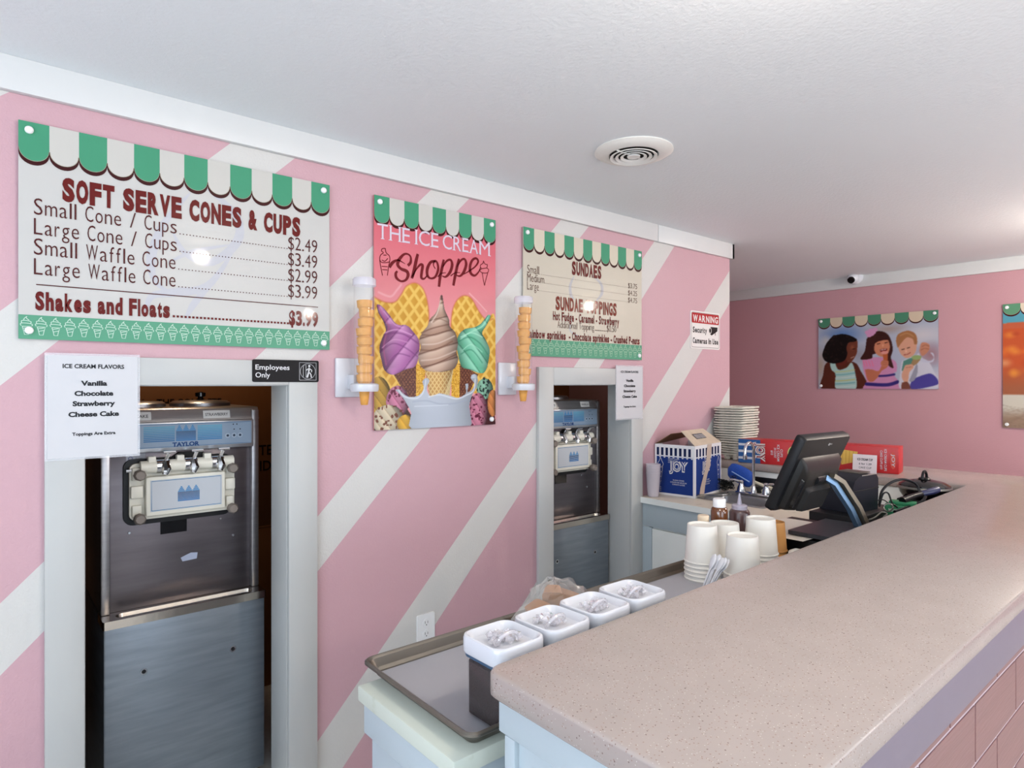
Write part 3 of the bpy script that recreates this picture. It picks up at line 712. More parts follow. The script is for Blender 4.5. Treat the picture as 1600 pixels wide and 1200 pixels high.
# --- ice cream shoppe poster
W2, H2 = .606, .922; Y2, Z2 = 1.178, 1.358
s2 = thing('poster', 'tall pink ice cream shoppe poster with three swirled cones', 'poster', (XL, Y2, Z2), RW)
board(s2, W2, H2, (200, 120, 120))
def q2(x, y): p = P(520 + x / 3., 290 + y / 3., X=XL + .012); return (p.y - Y2, p.z - Z2)
def q8(x, y, ox=580, oy=540): p = P(ox + x / 8., oy + y / 8., X=XL + .012); return (p.y - Y2, p.z - Z2)
A = Art(W2, H2, .0021, (226, 116, 128))
g = np.clip((A.y - .45) / .4, 0, 1)[..., None]; A.c = np.array((238, 158, 162)) / 255. * (1 - g) + np.array((222, 104, 118)) / 255. * g
Q = lambda pts: [q2(*p) for p in pts]; E8 = lambda pts: [q8(*p) for p in pts]
wl1 = A.mask(smooth_line(Q([(180, 515), (240, 545), (290, 546), (320, 512), (345, 472), (385, 457), (420, 480), (440, 530), (450, 600), (446, 700), (420, 900), (300, 960), (180, 960)]), 5))
wr1 = A.mask(smooth_line(Q([(553, 660), (560, 590), (580, 540), (615, 516), (650, 530), (685, 590), (720, 630), (760, 620), (760, 960), (600, 940), (553, 800)]), 5))
for m_ in (wl1, wr1): A.waffle(m_, (242, 200, 100), (206, 146, 44), .052)
A.line(Q([(180, 515), (240, 545), (290, 546), (320, 512), (345, 472), (385, 457), (420, 480), (440, 530), (450, 600), (447, 680)]), .012, (206, 112, 70), .6, .9)
A.line(Q([(553, 660), (560, 590), (580, 540), (615, 516), (650, 530), (685, 590), (720, 630), (750, 625)]), .012, (206, 112, 70), .6, .9)
A.line(Q([(215, 500), (270, 520), (300, 490), (320, 465)]), .014, (246, 186, 190), .7, .9)
A.line(Q([(640, 505), (680, 545), (720, 590)]), .010, (248, 196, 196), .7, .9)
A.poly(E8([(260, 330), (560, 240), (580, 640), (450, 640)]), (96, 50, 36), 1, False); A.poly(E8([(1090, 220), (1340, 360), (1280, 470), (1200, 640), (1100, 640)]), (96, 50, 36), 1, False)
for pts in ([(260, 330), (560, 240), (580, 640), (450, 640)], [(1090, 220), (1340, 360), (1280, 470), (1200, 640), (1100, 640)]):
    m_ = A.mask(E8(pts)); A.waffle(m_, (84, 42, 30), (138, 84, 58), .016); A.speck(m_, (160, 104, 70), 90, .002, 3)
for x0, x1 in ((560, 680), (1000, 1110)):
    m_ = A.mask(E8([(x0, 240), (x1, 240), (x1 - 10, 660), (x0, 660)])); A.put(m_, (232, 178, 62)); A.speck(m_, (190, 132, 36), 160, .0026, 5); A.speck(m_, (250, 212, 110), 90, .0018, 6)
m_ = A.mask(E8([(665, 270), (1030, 260), (975, 650), (730, 650)])); A.waffle(m_, (238, 206, 140), (196, 142, 82), .02); A.shade(m_, .2)
m_ = A.mask(E8([(1040, 250), (1030, 270), (975, 650), (900, 650)])); A.put(m_, (242, 222, 168), .6)
pur = [(205, 563), (212, 556), (232, 568), (262, 602), (300, 650), (345, 655), (378, 685), (405, 730), (402, 800), (385, 848), (340, 862), (290, 886), (262, 882), (240, 862), (228, 820), (218, 760), (235, 705), (248, 680), (238, 640), (215, 600)]
m_ = A.mask(smooth_line(Q(pur + [pur[0]]), 4)); A.swirl(m_, (214, 152, 204), (176, 104, 168), (110, 52, 110), -.85, .062, 6); A.shade(m_, .38, .15)
A.line(Q([(215, 566), (240, 620), (262, 660), (250, 700), (238, 760), (250, 840)]), .012, (190, 92, 140), .55, .9)
A.line(Q([(240, 590), (290, 650), (330, 665)]), .008, (228, 180, 222), .7, .9)
grn = [(738, 606), (728, 606), (712, 625), (690, 650), (660, 665), (620, 672), (590, 700), (580, 740), (588, 800), (605, 850), (640, 862), (690, 880), (715, 870), (728, 830), (735, 770), (715, 720), (700, 690), (720, 655), (738, 620)]
m_ = A.mask(smooth_line(Q(grn + [grn[0]]), 4)); A.swirl(m_, (156, 226, 196), (104, 192, 154), (42, 116, 88), .8, .060, 6); A.shade(m_, .36, 0)
A.line(Q([(725, 620), (700, 660), (640, 690), (600, 720)]), .009, (184, 240, 214), .7, .9)
bei = [(503, 516), (513, 515), (517, 535), (524, 580), (545, 628), (548, 660), (575, 690), (586, 740), (580, 780), (588, 815), (572, 855), (540, 868), (500, 874), (440, 868), (408, 840), (400, 800), (412, 760), (405, 720), (425, 680), (445, 655), (455, 625), (480, 600), (498, 560)]
m_ = A.mask(smooth_line(Q(bei + [bei[0]]), 4)); A.swirl(m_, (222, 194, 174), (186, 150, 130), (96, 60, 46), -.28, .060, 3); A.shade(m_, .34, -.15)
A.ell(*q2(510, 525), .006, .012, (96, 70, 66)); A.line(Q([(505, 540), (488, 600), (462, 640)]), .010, (236, 214, 200), .8, .9)
A.line(Q([(415, 690), (470, 668), (545, 650)]), .010, (112, 76, 62), .7, .9); A.line(Q([(410, 850), (480, 835), (580, 790)]), .007, (104, 66, 52), .8, .9)
for pts, wd, c, a_ in (([(240, 700), (290, 690), (340, 700), (400, 740)], .012, (120, 60, 120), .6), ([(225, 780), (280, 740), (340, 760), (395, 800)], .010, (120, 60, 120), .55), ([(250, 850), (300, 790), (360, 800)], .009, (110, 52, 112), .5), ([(245, 690), (300, 675), (370, 700)], .009, (232, 180, 222), .7), ([(232, 760), (285, 722), (350, 735)], .008, (226, 170, 214), .6),
                        ([(420, 700), (480, 700), (540, 680), (572, 690)], .010, (104, 70, 56), .5), ([(410, 770), (480, 770), (560, 730)], .012, (112, 74, 58), .55), ([(420, 745), (490, 740), (570, 705)], .010, (240, 220, 204), .6), ([(415, 820), (490, 810), (575, 775)], .011, (238, 216, 200), .55), ([(470, 640), (500, 625), (540, 640)], .008, (120, 84, 68), .5),
                        ([(590, 730), (640, 710), (690, 740), (725, 790)], .011, (44, 124, 94), .55), ([(600, 790), (650, 770), (700, 830)], .010, (44, 124, 94), .55), ([(600, 710), (650, 690), (700, 710)], .009, (190, 244, 220), .7), ([(610, 770), (650, 745), (700, 780)], .008, (184, 240, 214), .6)):
    A.line(Q(pts), wd, c, a_, .9)
# scoops
def scoop(cx, cy, rx, ry, c, dk, sp=None, seed=1):
    x, y = q8(cx, cy); m_ = A.ell(x, y, rx, ry, c); A.swirl(m_, c, tuple(int(v * .86) for v in c), dk, .9, .03, 12); A.shade(m_, .35, -.3)
    if sp: A.speck(m_, sp, 26, .006, seed)
A.poly(E8([(20, 800), (230, 560), (520, 900), (540, 1060), (20, 1080)]), (64, 38, 30), 1); A.poly(E8([(1210, 1000), (1240, 640), (1500, 560), (1560, 1000)]), (70, 30, 34), 1, False)
scoop(95, 660, .055, .085, (212, 168, 66), (120, 84, 22)); scoop(330, 700, .052, .064, (220, 138, 170), (150, 60, 96), (96, 24, 54), 2)
scoop(215, 930, .072, .060, (232, 216, 186), (176, 146, 110), (108, 54, 34), 3); scoop(430, 970, .040, .034, (240, 186, 60), (206, 140, 30))
scoop(1420, 540, .046, .046, (150, 204, 176), (96, 150, 120), (30, 44, 44), 4); scoop(1520, 720, .03, .06, (232, 150, 84), (180, 90, 50)); scoop(1340, 830, .050, .085, (224, 142, 168), (156, 66, 98), (96, 26, 52), 5)
# milk splash
mil = [(300, 560), (345, 545), (400, 600), (470, 640), (560, 635), (620, 600), (655, 540), (650, 490), (640, 450), (670, 410), (715, 415), (722, 455), (700, 500), (700, 570), (740, 635), (800, 620), (850, 595), (920, 610), (1000, 630), (1080, 655), (1150, 625), (1185, 590), (1180, 510), (1180, 480), (1210, 478), (1212, 520), (1200, 580), (1250, 560), (1290, 480), (1245, 410), (1260, 365), (1310, 362), (1330, 420), (1320, 520), (1260, 620), (1225, 760), (1205, 1060), (530, 1060), (500, 850), (440, 720), (370, 620)]
m_ = A.mask(smooth_line(E8(mil + [mil[0]]), 3)); A.put(m_, (196, 204, 216)); A.shade(m_, .14, -.2)
for pts in ([(345, 560), (420, 640), (560, 660), (640, 600), (672, 500), (680, 430)], [(720, 640), (860, 615), (1060, 665), (1190, 620), (1280, 560), (1300, 420)]): A.line(E8(pts), .009, (236, 240, 246), .8, .9)
A.line(E8([(520, 700), (700, 690), (860, 730), (1060, 720), (1190, 680)]), .010, (166, 174, 194), .6, .9); A.line(E8([(540, 760), (800, 750), (960, 740)]), .006, (232, 238, 244), .6, .9)
A.build('printed_picture', s2, .0124)
k = Ink(.0128); awning(k, W2, H2, 9, .105, .032, lay=1)
u8 = lambda x, y: q8(x, y, 580, 340)
SV = (226, 214, 228)
FEET = {'T': [.5], 'H': [.06, .94], 'E': [.08], 'I': [.5], 'R': [.08, .98], 'A': [.02, .98], 'M': [.03, .97]}; TOPS = {'H': [.06, .94], 'E': [.08], 'I': [.5], 'R': [.08], 'M': [.08, .92]}; WID = {'I': .16, 'M': 1.25, 'C': 1.0, 'T': .9, 'E': .68, 'R': .85}
for body, x0, x1, yb0, yb1 in (('THE', 75, 482, 262, 322), ('ICE', 550, 838, 330, 382), ('CREAM', 892, 1480, 390, 478)):
    a, b = u8(x0, yb0), u8(x1, yb1); yy_ = (a[1] + b[1]) / 2; tot = sum(WID.get(c, .95) + .16 for c in body) - .16; u_ = (b[0] - a[0]) / tot; x = a[0]; cp = .060
    for c in body:
        w_ = WID.get(c, .95) * u_; v, f = glyphs(c, .0); gx0, gx1 = v[:, 0].min(), v[:, 0].max(); hv = glyphs('H', .0)[0][:, 1].max()
        gw = min(w_, (gx1 - gx0) * cp / hv * 1.1) if c == 'I' else w_; ox = x + (w_ - gw) / 2
        k.add([(ox + (p - gx0) / (gx1 - gx0) * gw, yy_ + q / hv * cp) for p, q in v], f, SV, 3)
        for fr in FEET.get(c, []): k.rect(x + fr * w_ - .008, x + fr * w_ + .008, yy_ - .0005, yy_ + .0026, SV, 3.4)
        for fr in TOPS.get(c, []): k.rect(x + fr * w_ - .008, x + fr * w_ + .008, yy_ + cp - .0026, yy_ + cp, SV, 3.4)
        x += w_ + .16 * u_
SH = (116, 16, 26)
for pts, wd in (([(228, 625), (255, 575), (300, 540), (345, 535), (425, 580)], [.010, .014, .010, .006, .002]),
                ([(455, 600), (490, 560), (490, 490), (450, 455), (400, 465), (345, 530), (330, 590), (370, 640), (440, 670), (460, 720), (430, 780), (370, 795), (315, 755), (305, 700), (325, 670)], [.012, .012, .008, .007, .010, .014, .014, .012, .014, .014, .010, .008, .012, .012, .008]),
                ([(580, 455), (555, 560), (530, 680), (505, 760)], [.012, .015, .015, .011]), ([(510, 740), (560, 650), (610, 590), (640, 600), (630, 680), (625, 750), (660, 765), (700, 720)], [.006, .006, .010, .013, .013, .012, .007, .005]),
                ([(800, 545), (740, 560), (700, 640), (700, 720), (740, 760), (800, 740), (835, 650), (825, 570), (795, 540), (775, 590), (800, 640)], [.010, .012, .014, .013, .008, .010, .012, .010, .007, .005, .004]),
                ([(905, 525), (885, 620), (860, 740), (845, 865)], [.010, .014, .014, .012]), ([(890, 620), (940, 545), (990, 530), (1010, 590), (985, 680), (930, 740), (885, 730)], [.005, .009, .010, .014, .014, .009, .004]), ([(830, 740), (870, 700), (930, 690)], [.005, .004, .003]),
                ([(1095, 515), (1070, 620), (1045, 740), (1025, 850)], [.010, .014, .014, .012]), ([(1075, 610), (1120, 535), (1165, 520), (1185, 580), (1160, 670), (1110, 730), (1060, 720)], [.005, .009, .010, .014, .014, .009, .004]), ([(990, 730), (1050, 690), (1110, 690)], [.005, .004, .003]),
                ([(1150, 710), (1220, 670), (1300, 610), (1335, 550), (1310, 510), (1265, 530), (1235, 600), (1240, 690), (1290, 725), (1340, 680), (1365, 620)], [.004, .005, .007, .010, .010, .011, .014, .014, .010, .007, .004])):
    k.line([u8(*p) for p in pts], wd, SH, 3)
f8 = lambda pts: [u8(*p) for p in pts]
for pts in ([(175, 385), (135, 390), (125, 420)], [(175, 385), (185, 440), (225, 480), (230, 540), (205, 560), (130, 560), (105, 520), (115, 470), (150, 440), (125, 420)], [(150, 470), (190, 470)], [(130, 530), (170, 545), (205, 510)], [(105, 530), (115, 600), (140, 725)], [(230, 540), (215, 620), (200, 725)], [(130, 610), (205, 615)], [(135, 650), (200, 655)],
            [(1400, 540), (1395, 570), (1360, 600), (1375, 640), (1355, 660), (1385, 690), (1450, 690), (1465, 650), (1445, 630), (1450, 590), (1420, 580), (1400, 540)], [(1375, 640), (1445, 630)], [(1385, 690), (1400, 780), (1415, 850)], [(1455, 690), (1430, 780), (1415, 850)]):
    k.line(f8(pts), .0034, SH, 3)
k.build('printed_lettering', s2); screws(s2, W2, H2, (1, 1, 0, 1))
# --- laminated flavour sheets, employees sign, warning sign
LAMI = mat_clear('laminate_film', (240, 240, 245), .25, .1, 1.2)
def sheet(label, Y0, Z0, w_, h, tilt, thin):
    t = thing('flavour_sheet', label, 'paper sign', (XL + .022, Y0, Z0), (PI / 2, 0, PI / 2), 'laminated flavour sheets taped on the door casings')
    t.rotation_euler.rotate_axis('Z', tilt)
    B().box(0, w_, 0, h, 0, .001).build('paper', mat('sheet_paper', (200, 200, 203), .4, coat=.08), t)
    B().box(-.006, w_ + .006, -.006, h + .006, .0001, .0004).build('lamination', LAMI, t)
    k = Ink(.0016); c = w_ / 2; ic = (30, 30, 34)
    for body, y, wd, cap, bo in (('ICE CREAM FLAVORS', .875, .68, .040, .03), ('Vanilla', .705, .29, .047, .045), ('Chocolate', .605, .43, .047, .045), ('Strawberry', .505, .47, .047, .045), ('Cheese Cake', .400, .56, .047, .045), ('Toppings Are Extra', .215, .48, .030, .035)):
        k.text(body, (c - wd * w_ / 2, y * h), (c + wd * w_ / 2, y * h), cap * h, ic, 1, bo)
    k.build('printed_text', t); return t
sheet('large laminated ice cream flavors sheet covering left doorway corner', .1455, 1.3255, .225, .298, 0, 0)
sheet('small laminated ice cream flavors sheet at right doorway casing', 2.600, 1.352, .218, .284, 0, 0)
es = thing('employees_only_sign', 'small black employees only sign on the left doorway casing', 'sign', (XL + .02, .713, 1.547), RW)
B().prism(rrect(0, .236, 0, .078, .006), 0, .003).build('plate', mat('sign_black', (24, 22, 24), .55, spec=.2), es)
k = Ink(.0034); k.text('Employees', (.010, .043), (.128, .043), .017, (236, 236, 238), 0, .012); k.text('Only', (.010, .016), (.060, .016), .017, (236, 236, 238), 0, .012)
k.line([(.164, .007), (.226, .007), (.226, .070), (.164, .070), (.164, .007)], .0016, (200, 200, 204), 0, False)
k.line([(.195 + .028 * math.cos(t), .0385 + .028 * math.sin(t)) for t in np.linspace(0, 2 * PI, 24)], .0014, (200, 200, 204), 0, False)
k.line([(.178, .018), (.178, .058), (.188, .062), (.188, .016)], .0016, (214, 214, 216), 0, False)
k.ell(.200, .058, .004, .004, (230, 230, 232), 1); k.line([(.200, .052), (.198, .036), (.192, .016)], .006, (230, 230, 232), 1, False); k.line([(.198, .038), (.206, .028), (.208, .016)], .004, (230, 230, 232), 1, False); k.line([(.199, .050), (.188, .042)], .003, (230, 230, 232), 1, False); k.line([(.2, .05), (.21, .042), (.208, .036)], .003, (230, 230, 232), 1, False)
k.build('printed_symbols', es)['kind'] = 'stuff'
ws = thing('warning_sign', 'white and red security camera warning sign near the wall end', 'sign', (XL, 3.305, 1.757), RW)
B().prism(rrect(0, .318, 0, .232, .012), 0, .004).build('plate', mat('sign_white', (228, 224, 220), .4), ws)
k = Ink(.0045); k.line([(x, y) for x, y in rrect(.010, .308, .010, .222, .010) + [(.308, .2)]], .002, (60, 40, 40), 0, False); k.poly(rrect(.012, .306, .158, .220, .008), (186, 40, 44), 1)
k.cond('WARNING', (.024, .168), (.296, .168), .040, (242, 236, 232), 2, .035, .14); k.cond('Security', (.022, .100), (.172, .100), .034, (34, 30, 32), 1, .03, .14); k.cond('Cameras In Use', (.022, .034), (.298, .034), .034, (34, 30, 32), 1, .03, .14)
k.poly([(.205, .098), (.225, .088), (.29, .118), (.292, .142), (.215, .142), (.200, .125)], (34, 30, 32), 1); k.ell(.208, .118, .016, .020, (228, 224, 220), 2); k.ell(.208, .118, .011, .014, (34, 30, 32), 3); k.rect(.262, .268, .09, .12, (34, 30, 32), 1)
k.build('printed_text', ws)
# --- electrical outlet low on the wall
ot = thing('wall_outlet', 'white duplex outlet low on the wall beside the sheet pan', 'outlet', (XL, 1.350, .985), RW)
ot.location = (XL, P(651, 990, X=XL).y, P(665, 1003, X=XL).z)
B().prism(rrect(0, .085, 0, .118, .006), 0, .006).build('cover_plate', SCREW, ot)
k = Ink(.0082)
for cy in (.036, .082):
    B().lathe([(.017, .005), (.017, .008)], 20, (.0425, cy, 0)).build('receptacle', SCREW, ot)
    k.rect(.035, .037, cy - .002, cy + .008, (50, 50, 54)); k.rect(.048, .050, cy - .002, cy + .008, (50, 50, 54)); k.ell(.0425, cy - .008, .0025, .0025, (50, 50, 54), 0, 8)
k.build('slots', ot)
# ------------------------------------------------------------ cone dispensers
ORD = ['lowest', 'second', 'third', 'fourth', 'fifth', 'sixth', 'seventh', 'eighth', 'ninth', 'tenth', 'eleventh', 'twelfth', 'thirteenth', 'fourteenth', 'fifteenth', 'sixteenth', 'seventeenth', 'eighteenth', 'nineteenth', 'twentieth']
def dispenser(label, Yc, grp):
    t = thing('cone_dispenser', label, 'dispenser', (XL, Yc, 1.49), (0, 0, PI / 2), 'clear tube cone dispensers on the wall')
    # local: -y toward the shop; tube centre .095 off the wall
    B().box(-.075, .028, -.014, 0, .0, .148, .004).build('wall_plate', WPLAS, t)
    B().box(-.028, -.012, -.06, -.012, .030, .085, .003).build('bracket_arm', WPLAS, t)
    rg = B().lathe([(.040, .025), (.050, .022), (.053, .03), (.053, .048), (.046, .052), (.040, .048), (.040, .025)], 28, (0, -.095, 0), cap=False).build('holder_ring', WPLAS, t)
    B().lathe([(.0395, .03), (.0395, .435), (.0415, .437), (.0375, .437), (.0375, .03)], 28, (0, -.095, 0), cap=False).build('tube', CLEAR, t)
    B().lathe([(.043, .415), (.043, .438), (.038, .444), (.0, .445)], 28, (0, -.095, 0), cap=False).build('tube_cap', mat_clear('cap_frost', (232, 228, 238), .6, .2), t)
    return t
def cone_at(name_label, loc, grp):
    pr = []
    c = B().lathe([(.012, 0), (.0135, .002), (.0175, .03), (.0195, .056), (.0225, .082), (.0235, .084), (.0275, .087), (.0295, .112), (.0275, .113), (.0245, .088), (.015, .06), (.0, .055)], 20, cap=False)
    o = c.build('ice_cream_cone', CONEM); o.location = loc; tag(o, name_label, 'cone', grp); return o
for Yc, nm in ((1.095, 'left'), (1.880, 'right')):
    dispenser('clear cone dispenser tube with white bracket %s' % ('left of the shoppe poster' if nm == 'left' else 'overlapping the sundaes board'), Yc, nm)
    grp = 'wafer cones nested in the %s dispenser tube' % nm; first = None
    for i in range(9 if nm == 'left' else 10):
        lb = 'wafer cone at the bottom of the %s dispenser, tip poking out' % nm if i == 0 else ('topmost wafer cone inside the %s dispenser tube' % nm if i == (8 if nm == 'left' else 9) else ('%s wafer cone from the bottom inside the %s dispenser tube' % (ORD[i], nm)))
        loc = (XL + .095 + random.uniform(-.004, .004), Yc + .004 + random.uniform(-.005, .005), 1.462 + i * .0345)
        if first is None: first = cone_at(lb, loc, grp)
        else:
            o = first.copy(); COL.objects.link(o); o.location = loc; o['label'] = lb
            o.rotation_euler = (random.uniform(-.04, .04), random.uniform(-.04, .04), 0)

# ------------------------------------------------------------ back wall posters
RB = (PI / 2, 0, 0)
X5, Z5 = P(1279, 607, Y=YB - .01).x, P(1279, 607, Y=YB - .01).z; W5, H5 = .912, .612
s5 = thing('poster', 'photo poster of three children eating ice cream on back wall', 'poster', (X5, YB, Z5), RB)
board(s5, W5, H5, (150, 150, 160))
def q7(x, y): p = P(1270 + x / 7.62, 480 + y / 7.62, Y=YB - .012); return (p.x - X5, p.z - Z5)
K = lambda pts: [q7(*p) for p in pts]
A = Art(W5, H5, .0033, (176, 182, 200))
A.ell(*q7(350, 330), .22, .11, (96, 130, 184), 1, .9); A.ell(*q7(160, 400), .06, .06, (206, 196, 190), .7, .8); A.ell(*q7(900, 260), .2, .05, (170, 140, 120), .6, .9); A.ell(*q7(1300, 330), .22, .10, (206, 200, 206), 1, .9)
A.ell(*q7(90, 700), .08, .2, (176, 150, 130), .8, .9); A.ell(*q7(1400, 560), .12, .12, (160, 110, 116), .8, .9); A.ell(*q7(560, 560), .10, .10, (150, 150, 160), .8, .9); A.ell(*q7(1450, 850), .08, .1, (206, 196, 206), .9, .9)
SK1, SK2, SK3 = (88, 42, 30), (196, 118, 88), (214, 158, 132)
# child at left
A.poly(K([(140, 700), (170, 660), (240, 640), (400, 650), (500, 660), (560, 740), (620, 960), (120, 980), (125, 800)]), SK1); A.poly(K([(200, 640), (250, 620), (300, 740), (400, 720), (460, 660), (500, 760), (510, 975), (280, 975), (270, 800), (220, 740)]), (176, 208, 202))
for i, c in enumerate(((206, 204, 120), (96, 168, 176), (220, 226, 220), (212, 196, 90), (90, 160, 170), (222, 228, 224))):
    A.line(K([(270, 770 + i * 36), (380, 765 + i * 36), (500, 745 + i * 38)]), .012, c, .85, .8)
A.poly(K([(250, 640), (340, 700), (420, 640), (400, 560), (260, 560)]), (100, 40, 32))
A.poly(K([(430, 420), (510, 370), (535, 430), (530, 490), (520, 560), (470, 640), (440, 660), (380, 600), (390, 480)]), (112, 58, 42)); A.ell(*q7(470, 480), .022, .03, (150, 84, 60), .8, .8); A.line(K([(455, 605), (490, 590)]), .006, (226, 200, 190), .8)
A.line(K([(470, 500), (505, 495)]), .006, (40, 18, 14)); A.poly(K([(240, 340), (350, 320), (450, 340), (525, 385), (500, 410), (430, 420), (400, 480), (410, 560), (370, 640), (250, 670), (150, 640), (115, 570), (140, 480), (170, 420)]), (20, 14, 14))
m_ = A.mask(K([(240, 340), (350, 320), (450, 340), (500, 400), (400, 480), (410, 560), (300, 650), (150, 640), (115, 570), (140, 480)])); A.speck(m_, (44, 30, 26), 60, .006, 4)
# child in the middle
A.poly(K([(590, 620), (700, 600), (830, 600), (980, 640), (1000, 760), (960, 800), (1060, 980), (620, 980), (640, 880), (600, 740)]), (206, 140, 178))
A.line(K([(790, 820), (880, 815), (970, 800)]), .020, (56, 44, 112)); A.line(K([(640, 915), (880, 925), (1010, 890)]), .032, (52, 42, 112)); 
for x in (600, 630, 665, 700): A.line(K([(x, 640), (x + 20, 700)]), .010, (232, 116, 150), .8)
A.poly(K([(640, 380), (700, 310), (800, 285), (890, 320), (940, 420), (950, 520), (930, 600), (960, 720), (900, 690), (870, 560), (720, 560), (700, 610), (570, 620), (620, 520)]), (62, 30, 26))
A.poly(K([(740, 430), (800, 400), (880, 380), (915, 440), (910, 520), (870, 580), (820, 590), (760, 560), (730, 500)]), (206, 132, 100)); A.poly(K([(730, 420), (760, 330), (840, 310), (900, 380), (850, 390), (790, 405)]), (58, 28, 24))
A.line(K([(765, 440), (800, 432)]), .007, (44, 20, 16)); A.line(K([(860, 425), (890, 418)]), .007, (44, 20, 16)); A.ell(*q7(835, 455), .008, .012, (226, 156, 124)); A.poly(K([(795, 505), (880, 490), (870, 530), (820, 545)]), (120, 36, 36)); A.line(K([(805, 512), (870, 500)]), .006, (236, 226, 220))
A.poly(K([(620, 740), (700, 740), (780, 760), (820, 690), (830, 640), (900, 640), (890, 710), (820, 760), (760, 850), (700, 890), (650, 860)]), (192, 112, 84)); A.poly(K([(830, 550), (885, 545), (890, 640), (850, 650)]), (186, 96, 56)); A.ell(*q7(855, 540), .028, .014, (226, 150, 140)); A.ell(*q7(855, 668), .03, .028, (200, 122, 92))
for a in (640, 662, 684): A.line(K([(832, a), (885, a - 6)]), .004, (150, 80, 60), .8)
for x, y in ((650, 300), (690, 280), (720, 300), (670, 335), (740, 270), (700, 320)): A.ell(*q7(x, y), .020, .017, (212 + (x % 5) * 4, 150, 190))
# child at right
A.poly(K([(1060, 640), (1160, 600), (1260, 600), (1370, 640), (1440, 760), (1500, 960), (1060, 980), (1040, 800)]), (206, 204, 216)); A.poly(K([(1080, 640), (1190, 600), (1180, 680), (1110, 720), (1060, 760)]), (86, 136, 122))
A.poly(K([(1180, 860), (1400, 790), (1500, 900), (1400, 945), (1170, 975)]), (74, 66, 146)); A.poly(K([(1240, 660), (1180, 800), (1150, 880), (1210, 870), (1250, 760)]), (150, 150, 164))
A.poly(K([(1000, 400), (1080, 380), (1220, 400), (1240, 450), (1220, 540), (1170, 590), (1110, 605), (1050, 560), (1020, 490)]), SK3); A.ell(*q7(1120, 420), .055, .05, SK3); A.poly(K([(990, 400), (1010, 330), (1080, 290), (1160, 282), (1230, 330), (1245, 430), (1210, 440), (1190, 380), (1120, 360), (1060, 420), (1030, 460), (1010, 480)]), (166, 112, 72)); A.line(K([(1040, 340), (1120, 310), (1200, 350)]), .012, (206, 156, 104), .7, .9)
A.line(K([(1060, 505), (1090, 498)]), .007, (60, 34, 28)); A.line(K([(1125, 488), (1155, 478)]), .007, (60, 34, 28)); A.ell(*q7(1110, 525), .008, .011, (232, 176, 152)); A.line(K([(1085, 568), (1130, 560), (1160, 540)]), .006, (150, 60, 56))
A.poly(K([(1270, 520), (1290, 430), (1340, 420), (1390, 450), (1385, 510), (1340, 560), (1300, 580)]), (196, 132, 104)); A.line(K([(1300, 470), (1340, 450), (1385, 465)]), .005, (146, 88, 66)); A.line(K([(1290, 510), (1330, 490), (1380, 500)]), .005, (146, 88, 66))
A.poly(K([(1260, 540), (1300, 600), (1390, 640), (1440, 600), (1400, 540), (1440, 560), (1430, 650), (1300, 650), (1240, 580)]), (196, 196, 214)); A.poly(K([(1200, 600), (1280, 600), (1270, 640), (1200, 700), (1170, 680)]), (160, 128, 92)); A.ell(*q7(1235, 598), .036, .018, (150, 172, 110))
A.poly(K([(1100, 690), (1180, 680), (1200, 720), (1150, 780), (1130, 900), (1080, 880), (1060, 800)]), SK3); A.line(K([(1110, 720), (1180, 710)]), .005, (168, 110, 88)); A.poly(K([(1060, 900), (1130, 890), (1160, 980), (1060, 980)]), (120, 70, 56))
A.blur(1, 1); A.build('printed_picture', s5, .0124)
k = Ink(.0128); awning(k, W5, H5, 9, .082, .045, (78, 136, 108), (216, 196, 172), 1, .012); k.build('printed_awning', s5); screws(s5, W5, H5, (1, 1, 1, 0), .012)
# right poster, partly outside the frame
X6, Z6 = P(1567, 668, Y=YB - .01).x, P(1567, 668, Y=YB - .01).z; W6, H6 = .61, .914
H6 = P(1565, 476, Y=YB - .01).z - Z6
s6 = thing('poster', 'tall poster with blurred orange picture at right end of back wall', 'poster', (X6, YB, Z6), RB)
board(s6, W6, H6, (150, 120, 110))
A = Art(W6, H6, .004, (190, 84, 44)); v_ = A.y / H6
A.put(v_ > .80, (86, 156, 176)); A.put((v_ > .80) & (A.y / H6 < .80 + .02 + .03 * np.sin(A.x * 5 + 1)), (186, 92, 60))
A.put(np.clip((.52 - v_) / .2, 0, 1), (150, 96, 70), .8); rg = random.Random(4)
for _ in range(26): A.ell(rg.uniform(0, W6), rg.uniform(.42, .78) * H6, rg.uniform(.02, .06), rg.uniform(.02, .05), rg.choice([(226, 120, 50), (232, 150, 60), (160, 54, 34), (222, 160, 130)]), .6, .9)
A.put(v_ < .27, (206, 200, 186)); A.put(np.clip((.16 - v_) / .08, 0, 1), (140, 112, 92), .8)
for i in range(14): A.line([(0, rg.uniform(.0, .2) * H6), (W6 / 2, rg.uniform(.0, .2) * H6), (W6, rg.uniform(0, .2) * H6)], .004, (108, 84, 70), .5, .9)
A.ell(.20, .64 * H6, .05, .03, (236, 220, 196)); A.line([(.16, .66 * H6), (.20, .60 * H6), (.3, .5 * H6)], .03, (226, 200, 160))
A.blur(1, 1); A.build('printed_picture', s6, .0124)
k = Ink(.0128); awning(k, W6, H6, 6, .078, .045, (96, 150, 116), (224, 208, 186), 1, .013); k.build('printed_awning', s6); screws(s6, W6, H6, (1, 1, 1, 1), .012)

